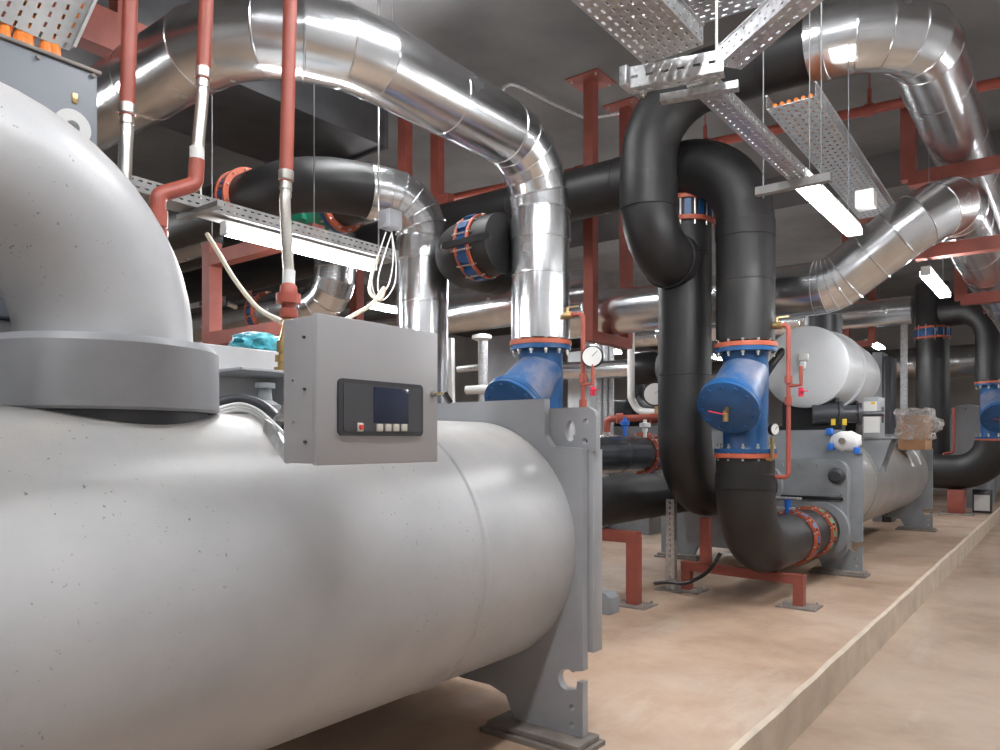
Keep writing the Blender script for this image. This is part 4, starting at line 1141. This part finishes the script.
bm = B(); cyl(bm, c + V((0.2, 0, 0.2)), c + V((0.2, 0, 0.75)), 0.09, n=16); part('discharge', bm, 'black', pm)
for lab, px, py, rr_, m_ in (('blue hand valve above the upper black pipe', 625, 424, 0.05, 'tape'), ('pale valve cap beside the blue hand valve', 645, 426, 0.06, 'whitep')):
    p = atD(px, py, 8.0)
    bm = B(); lathe(bm, (p.x, p.y, p.z - 0.06), (0, 0, 1), [(0, 0.03), (0.04, 0.03), (0.05, rr_), (0.09, rr_), (0.1, 0.02), (0.13, 0.02)], 16)
    cyl(bm, (p.x, p.y, 1.45), (p.x, p.y, p.z - 0.05), 0.02, n=10)
    tag(part('hand_valve', bm, m_, loc=(p.x, p.y, p.z)), lab, 'valve')
# tall light panel and uprights behind the silver risers
a = atD(579, 370, 11.0)
f = empty('switch_cabinet', (a.x, a.y, 0), 'tall pale grey cabinet behind the red bleed pipe with gauge', 'cabinet')
bm = B(); box(bm, a.x - 0.20, a.x + 0.17, a.y, a.y + 0.6, 0.1, 2.75, 0.01); part('body', bm, 'white', f)
bm = B(); box(bm, a.x - 0.20, a.x + 0.17, a.y + 0.02, a.y + 0.58, 0, 0.1); part('plinth', bm, 'dark', f)
a = atD(500, 380, 12.5)
f = empty('switch_cabinet', (a.x, a.y, 0), 'wide mid grey cabinet between the two silver risers', 'cabinet')
bm = B(); box(bm, a.x - 0.35, a.x + 0.6, a.y, a.y + 0.6, 0.1, 3.2, 0.01); part('body', bm, 'plate', f)
bm = B(); box(bm, a.x - 0.35, a.x + 0.6, a.y + 0.02, a.y + 0.58, 0, 0.1); part('plinth', bm, 'dark', f)
a = atD(483, 370, 9.2)
f = empty('valve_post', (a.x, a.y, 0), 'pale upright with a white disc on top, between the silver risers', 'valve post')
bm = B(); cyl(bm, (a.x, a.y, 0), (a.x, a.y, atD(483, 341, 9.2).z), 0.06, n=16); part('post', bm, 'galv', f)
bm = B(); z = atD(481, 337, 9.2).z; lathe(bm, (a.x - 0.02, a.y, z - 0.05), (0, 0, 1), [(0, 0.06), (0.03, 0.12), (0.07, 0.12), (0.09, 0.05)], 24); part('disc', bm, 'whitep', f)
bm = B(); z = atD(475, 390, 9.2).z; cyl(bm, (a.x - 0.18, a.y - 0.1, z), (a.x + 0.12, a.y - 0.05, z), 0.055, n=16); part('side_cap', bm, 'whitep', f)
bm = B(); z = atD(465, 367, 9.2).z; cyl(bm, (a.x - 0.45, a.y + 0.05, z), (a.x, a.y, z), 0.04, n=12); part('cross_pipe', bm, 'galv', f)
bm = B(); a = atD(454, 370, 9.4); obox(bm, (a.x - 0.03, a.y, 0), (a.x - 0.08, a.y, atD(452, 338, 9.4).z), 0.12, 0.06)
tag(part('strut_post', bm, 'whitep', loc=(a.x, a.y, 0)), 'white upright just right of the left silver riser', 'strut')
# crumpled film on the casing of the front chiller
p = onX(262, 346, -3.3)
bm = B(); bmesh.ops.create_icosphere(bm, subdivisions=3, radius=1)
for v in bm.verts:
    n_ = random.uniform(0.75, 1.15)
    v.co = V((p.x + v.co.x * 0.10 * n_, p.y + v.co.y * 0.17 * n_, 1.845 + max(0, 0.055 + v.co.z * 0.06 * n_)))
tag(part('film_bundle', bm, 'rag', loc=(p.x, p.y, 1.84), ang=0.9), 'crumpled turquoise plastic film lying left of the brass valve', 'film')

# ---------------------------------------------------------------- fire pipe at the ceiling, conduit
fp = empty('sprinkler_pipe', (-3, 7.5, 4.6), 'long thin red sprinkler pipe crossing the room under the ceiling', 'pipe')
a, b = V((-9.0, 7.00, 4.60)), V((1.5, 8.15, 4.60))
bm = B(); cyl(bm, a, b, 0.048, n=16); part('pipe_run', bm, 'redpipe', fp)
t = (b - a)
for px in (702, 868):
    for k in range(200):
        q = a + t * (k / 200)
        d = -ST * q.x + CT * q.y
        if 500 + FPX * (CT * q.x + ST * q.y) / d >= px: break
    bm = B(); cyl(bm, q, (q.x, q.y, 4.80), 0.02, n=10); cyl(bm, (q.x, q.y, 4.80), (q.x, q.y, CZ), 0.008, n=8); cyl(bm, q - t.normalized() * 0.04, q + t.normalized() * 0.04, 0.062, n=14); part('hanger_rod', bm, 'redpipe', fp)
for f_ in (0.42, 0.55):
    q = a + t * f_
    bm = B(); cyl(bm, q - t.normalized() * 0.06, q + t.normalized() * 0.06, 0.06, n=14); part('coupling', bm, 'redpipe', fp)
def onZ(px, py, z):
    d = (z - EYE) * FPX / (HZ - py)
    return atD(px, py, d)
bm = B(); wire(bm, [onZ(502, 92, 5.06), onZ(506, 86, 5.06), onZ(518, 86, 5.06), onZ(550, 102, 5.06), onZ(583, 117, 5.06), onZ(590, 118, 5.06), onZ(620, 113, 5.06)], 0.018, 8, sub=4)
tag(part('conduit', bm, 'galv', loc=onZ(550, 102, 5.06)), 'bent thin conduit on the ceiling left of the square hanger plate', 'conduit')

# ---------------------------------------------------------------- trays at upper right
ZT = 2.945
tray('wide perforated tray passing overhead to the trapeze bracket', (-1.385, 2.76, ZT), (0, -1, 0), (1, 0, 0), 4.2, 0.25, 0.075, 0.05, 0.036, 0.024, 0.010)
ta = V((-1.15, 2.95, ZT)); tb = V((-0.35, 2.35, ZT))
tray('perforated tray branching up to the right from the trapeze bracket', ta, tb - ta, V((0.6, 0.8, 0)), 2.6, 0.11, 0.075, 0.05, 0.06, 0.022, 0.010)
tz = empty('trapeze_bracket', (-1.25, 2.8, ZT), 'galvanised trapeze bracket where the perforated trays meet', 'bracket')
bm = B(); a, b = V((-1.44, 2.73, 2.90)), V((-1.08, 2.83, 2.90))
perf(bm, a + V((0, 0, -0.045)), b - a, (0, 0, 1), (b - a).length, 0.085, 0.06, 0.085, 0.03, 0.012); perf(bm, a + V((0, 0, -0.045)), b - a, (-0.27, 0.96, 0), (b - a).length, 0.06, 0.06, 0.06, 0.03, 0.012)
part('channel', bm, 'galv', tz, solid=0.003)
bm = B(); box(bm, -1.47, -1.435, 2.70, 2.79, 2.86, 2.94, 0.003); part('end_plate', bm, 'galv', tz)
bm = B(); obox(bm, (-1.36, 2.86, 2.832), (-1.06, 2.94, 2.832), 0.045, 0.03); part('lower_channel', bm, 'galv', tz)
for x, y in ((-1.40, 2.75), (-1.12, 2.83)):
    bm = B(); cyl(bm, (x, y + 0.03, 2.82), (x, y + 0.03, CZ), 0.007, n=8); part('hanger_rod', bm, 'steel', tz)
    bm = B(); cyl(bm, (x, y + 0.03, 2.835), (x, y + 0.03, 2.85), 0.016, n=6); part('nut', bm, 'steel', tz)
# light rail T3
X3 = -1.20
lr = empty('light_rail', (X3, 2.9, 2.84), 'narrow perforated channel running from the trapeze bracket to the right-hand light', 'light rail')
bm = B(); perf(bm, (X3 - 0.045, 2.86, 2.85), (0, 1, 0), (1, 0, 0), 1.36, 0.09, 0.05, 0.045, 0.022, 0.010); part('channel_bed', bm, 'galv', lr, solid=0.003)
for x in (-0.045, 0.045):
    bm = B(); perf(bm, (X3 + x, 2.86, 2.85), (0, 1, 0), (0, 0, 1), 1.36, 0.055, 0.05, 0.055, 0.022, 0.012); part('channel_side', bm, 'galv', lr, solid=0.003)
tz2 = empty('trapeze_bracket', (-1.25, 4.22, 2.8), 'slotted cross channel hanging where the right-hand light begins', 'bracket')
bm = B(); obox(bm, (-1.42, 4.22, 2.82), (-1.02, 4.22, 2.82), 0.045, 0.045); part('channel', bm, 'galv_dull', tz2)
for x in (-1.38, -1.07):
    bm = B(); cyl(bm, (x, 4.22, 2.78), (x, 4.22, CZ), 0.0035, n=8); part('hanger_rod', bm, 'dark_plate', tz2)
# wide tray T4 with orange cables
o4 = V((-1.60, 4.95, 3.60))
tray('wide perforated tray with orange cables under the ceiling pipe', o4, (-0.02, 1, 0), (1, 0, 0), 3.0, 0.31, 0.09, 0.085, 0.044, 0.030, 0.014)
for k in range(6):
    x = -1.55 + k * 0.045
    bm = B(); wire(bm, [(x - 0.05, 7.6, 3.625), (x - 0.03, 6.2, 3.625), (x, 5.15, 3.625), (x, 4.99, 3.622), (x, 4.965, 3.618)], 0.013, 8)
    tag(part('power_cable', bm, 'orange', loc=(x, 4.8, 3.62)), 'orange cable lying in the wide tray under the ceiling pipe, %s across' % ('first', 'second', 'third', 'fourth', 'fifth', 'sixth')[k], 'cable', 'orange cables in the wide tray')
tray('dark overhead tray at the top, behind the trapeze bracket', (-1.75, 3.75, 3.62), (1, 0.08, 0), (0.08, -1, 0), 3.0, 0.40, 0.07, 0.06, 0.045, 0.026, 0.012)
tray('perforated tray peeking over the silver elbow at the top', (-1.0, 4.62, 4.18), (1, -0.2, 0), (0, 1, 0.3), 2.0, 0.25, 0.05, 0.045, 0.035, 0.022, 0.010)
# junction boxes
def jbox(label, p, s=0.06, m='whitep'):
    bm = B(); box(bm, p.x - s, p.x + s, p.y - s, p.y + s, p.z - s, p.z + s, 0.008)
    o = part('junction_box', bm, m, loc=p); tag(o, label, 'junction box', 'junction boxes')
    bm = B(); cyl(bm, (p.x, p.y - s, p.z), (p.x, p.y - s - 0.008, p.z), s * 0.6, n=16); part('lid', bm, m, o)
    return o
jbox('white junction box right of the right-hand light', onX(866, 200, -1.13))

# ---------------------------------------------------------------- fluorescent lights
def batten(label, a, b, w=0.11, group='fluorescent battens', tubes=1, rods=True):
    a, b = V(a), V(b)
    t = (b - a).normalized()
    root = empty('batten_light', (a + b) / 2, label, 'light', group)
    bm = B(); obox(bm, a, b, w * 0.7, 0.04); part('housing', bm, 'whitep', root)
    dz = V((0, 0, -0.038))
    bm = B(); obox(bm, a + dz + t * 0.03, b + dz - t * 0.03, w * 0.9, 0.04); part('tube', bm, 'tube', root)
    for p in (a + dz, b + dz - t * 0.03):
        bm = B(); obox(bm, p, p + t * 0.03, w * 0.8, 0.045); part('end_cap', bm, 'whitep', root)
    if rods:
        for f_ in (0.15, 0.85):
            p = a + (b - a) * f_
            bm = B(); cyl(bm, p, (p.x, p.y, CZ), 0.003, n=6); part('hanger_rod', bm, 'dark_plate', root)
    return root
batten('lit batten light at upper right, hung from the perforated channel', (X3, 4.28, 2.90), (X3, 5.62, 2.90), 0.105)
batten('small distant lit batten light at right, behind the dog-leg', (-1.02, 7.45, 2.93), (-1.02, 8.75, 2.93), 0.105)
p, q = onX(223, 231, -4.1), onX(374, 258, -4.1)
zl = 2.73
batten('lit batten light at left under the grey perforated rail', (-4.1, p.y, zl), (-4.1, q.y, zl), 0.085, rods=False)
for k, y in enumerate((-4.6,)):  # unseen batten behind the camera, added to carry the row's light on
    batten('added batten light behind the camera, in the row over the plinth edge', (X3, y, 2.90), (X3, y + 1.34, 2.90), 0.14, 'added plinth edge battens')
for k, (x, y) in enumerate(((-2.0, -1.6), (-1.9, 2.6), (-0.35, -0.9), (-0.35, 0.8), (-0.35, 2.5), (-4.5, 3.2))):  # added lamps, no fitting seen here; they light the chiller from above
    batten('added high batten light above the front chiller', (x, y, 4.75), (x, y + 1.35, 4.75), 0.18, 'added high battens', rods=True)
for k, y in enumerate((7.0, 10.5, 14.0, 18.0)):  # extra aisle lamps, out of view, put in for brightness
    batten('added unseen batten light over the aisle', (0.75, y, 3.35), (0.75, y + 1.35, 3.35), 0.14, 'added aisle battens')
for k, (x, y) in enumerate(((-4.6, -2.6), (-7.6, 6.9), (-5.4, 10.2), (-8.6, 2.4), (-7.5, 12.5), (-10.5, 9.0), (-3.0, 15.0), (-5.2, 6.6), (-7.0, 0.4), (-4.4, 12.2), (-6.2, 15.5))):  # added battens that lift the dark background, not known fixtures
    batten('added batten light brightening the rear machines', (x, y, 3.3), (x, y + 1.3, 3.3), 0.14, 'added rear battens')
# grey perforated rail over the left light
rl = empty('light_rail', (-4.1, 2.9, 2.8), 'grey perforated rail carrying the left batten light', 'light rail')
y0, y1 = onX(120, 200, -4.1).y, onX(393, 250, -4.1).y
bm = B(); perf(bm, (-4.04, y0, 2.775), (0, 1, 0), (0, 0, 1), y1 - y0, 0.075, 0.05, 0.0375, 0.024, 0.009); part('rail_side', bm, 'galv_dull', rl, solid=0.003)
bm = B(); box(bm, -4.22, -4.04, y0, y1, 2.770, 2.776); part('rail_bed', bm, 'galv_dull', rl)
bm = B(); perf(bm, (-4.22, y0, 2.775), (0, 1, 0), (0, 0, 1), y1 - y0, 0.075, 0.05, 0.0375, 0.024, 0.009); part('rail_side', bm, 'galv_dull', rl, solid=0.003)
for y, z in ((onX(201, 200, -4.13).y, 3.54), (y1 - 0.12, CZ)):
    bm = B(); cyl(bm, (-4.13, y, 2.77), (-4.13, y, z), 0.006, n=6); part('hanger_rod', bm, 'steel', rl)
y = onX(192, 225, -4.1).y
bm = B(); obox(bm, (-4.24, y, 2.745), (-3.80, y, 2.745), 0.04, 0.03); part('cross_channel', bm, 'galv_dull', rl)
jp = onX(390, 220, -3.98)
jbox('grey junction box at the right end of the left light', V((jp.x, jp.y, jp.z)), 0.065, 'plate')
# hanging cables
bm = B(); wire(bm, [onX(207, 234, -3.9), onX(218, 252, -3.8), onX(235, 280, -3.6), onX(258, 308, -3.3), onX(282, 322, -2.95)], 0.013, 8)
tag(part('cable', bm, 'cream', loc=onX(235, 280, -3.6)), 'cream cable sagging from the red hanger to the brass valve', 'cable')
bm = B(); wire(bm, [onX(378, 258, -4.05), onX(372, 275, -4.0), onX(370, 292, -3.95), onX(380, 300, -3.9), onX(384, 288, -3.9), onX(372, 304, -3.7), onX(352, 316, -3.4), onX(335, 326, -3.1)], 0.013, 8)
tag(part('cable', bm, 'cream', loc=onX(372, 290, -4)), 'cream cable looping from the left light down behind the control box', 'cable')
for k, (dx, dy) in enumerate(((0, 0), (6, 4))):
    bm = B(); wire(bm, [onX(386 + dx, 232, -3.98), onX(380 + dx, 250, -3.98), onX(372 + dx, 276 + dy, -3.98), onX(376 + dx, 296 + dy, -3.98), onX(388 + dx, 286, -3.98), onX(393 + dx * .5, 262, -3.98), onX(392, 234, -3.98)], 0.005, 6)
    tag(part('cable', bm, 'whitep', loc=onX(386, 260, -3.98)), ('thin white cable loop hanging below the grey junction box, ' + ('inner', 'outer')[k] + ' of two'), 'cable', 'thin loops below the junction box')
# hanging wires at the top right
for lab, px0, py0, px1, py1, d, m_ in (('white cable hanging beside the trapeze bracket', 631, 34, 634, 5, 3.0, 'whitep'),):
    bm = B(); wire(bm, [atD(px0, py0, d), atD(px0 + 1, (py0 + py1) / 2, d), atD(px1, py1, d), atD(px1, -40, d)], 0.008, 8)
    tag(part('cable', bm, m_, loc=atD(px0, py0, d)), lab, 'cable')
# black hose on floor by the low stand
bm = B(); wire(bm, [(-2.45, 6.35, 0.42), (-2.55, 6.3, 0.25), (-2.75, 6.3, 0.13), (-2.95, 6.4, 0.10), (-3.2, 6.6, 0.03)], 0.018, 8)
tag(part('hose', bm, 'black', loc=(-2.75, 6.3, 0.03)), 'black hose curving down behind the low red stand', 'hose')

# ---------------------------------------------------------------- world, camera
W = bpy.data.worlds.new('plant_room_air'); S.world = W
W.use_nodes = True
W.node_tree.nodes['Background'].inputs[0].default_value = (0.9, 0.95, 1, 1)
W.node_tree.nodes['Background'].inputs[1].default_value = 0.15
cam = bpy.data.cameras.new('camera'); co = bpy.data.objects.new('camera', cam); COL.objects.link(co)
co.location = (0, 0, EYE)
co.rotation_euler = (PI / 2, 0, TH)
cam.sensor_width = 36.0; cam.lens = FPX / 1000 * 36
cam.shift_y = (HZ - 375) / 1000
cam.clip_start = 0.05
S.camera = co
S.view_settings.view_transform = 'Standard'
S.view_settings.look = 'None'
S.view_settings.gamma = 1
S.view_settings.use_curve_mapping = False
S.view_settings.exposure = 0.42
S.cycles.use_denoising = True
S.cycles.max_bounces = 8
S.cycles.diffuse_bounces = 5
S.cycles.glossy_bounces = 5
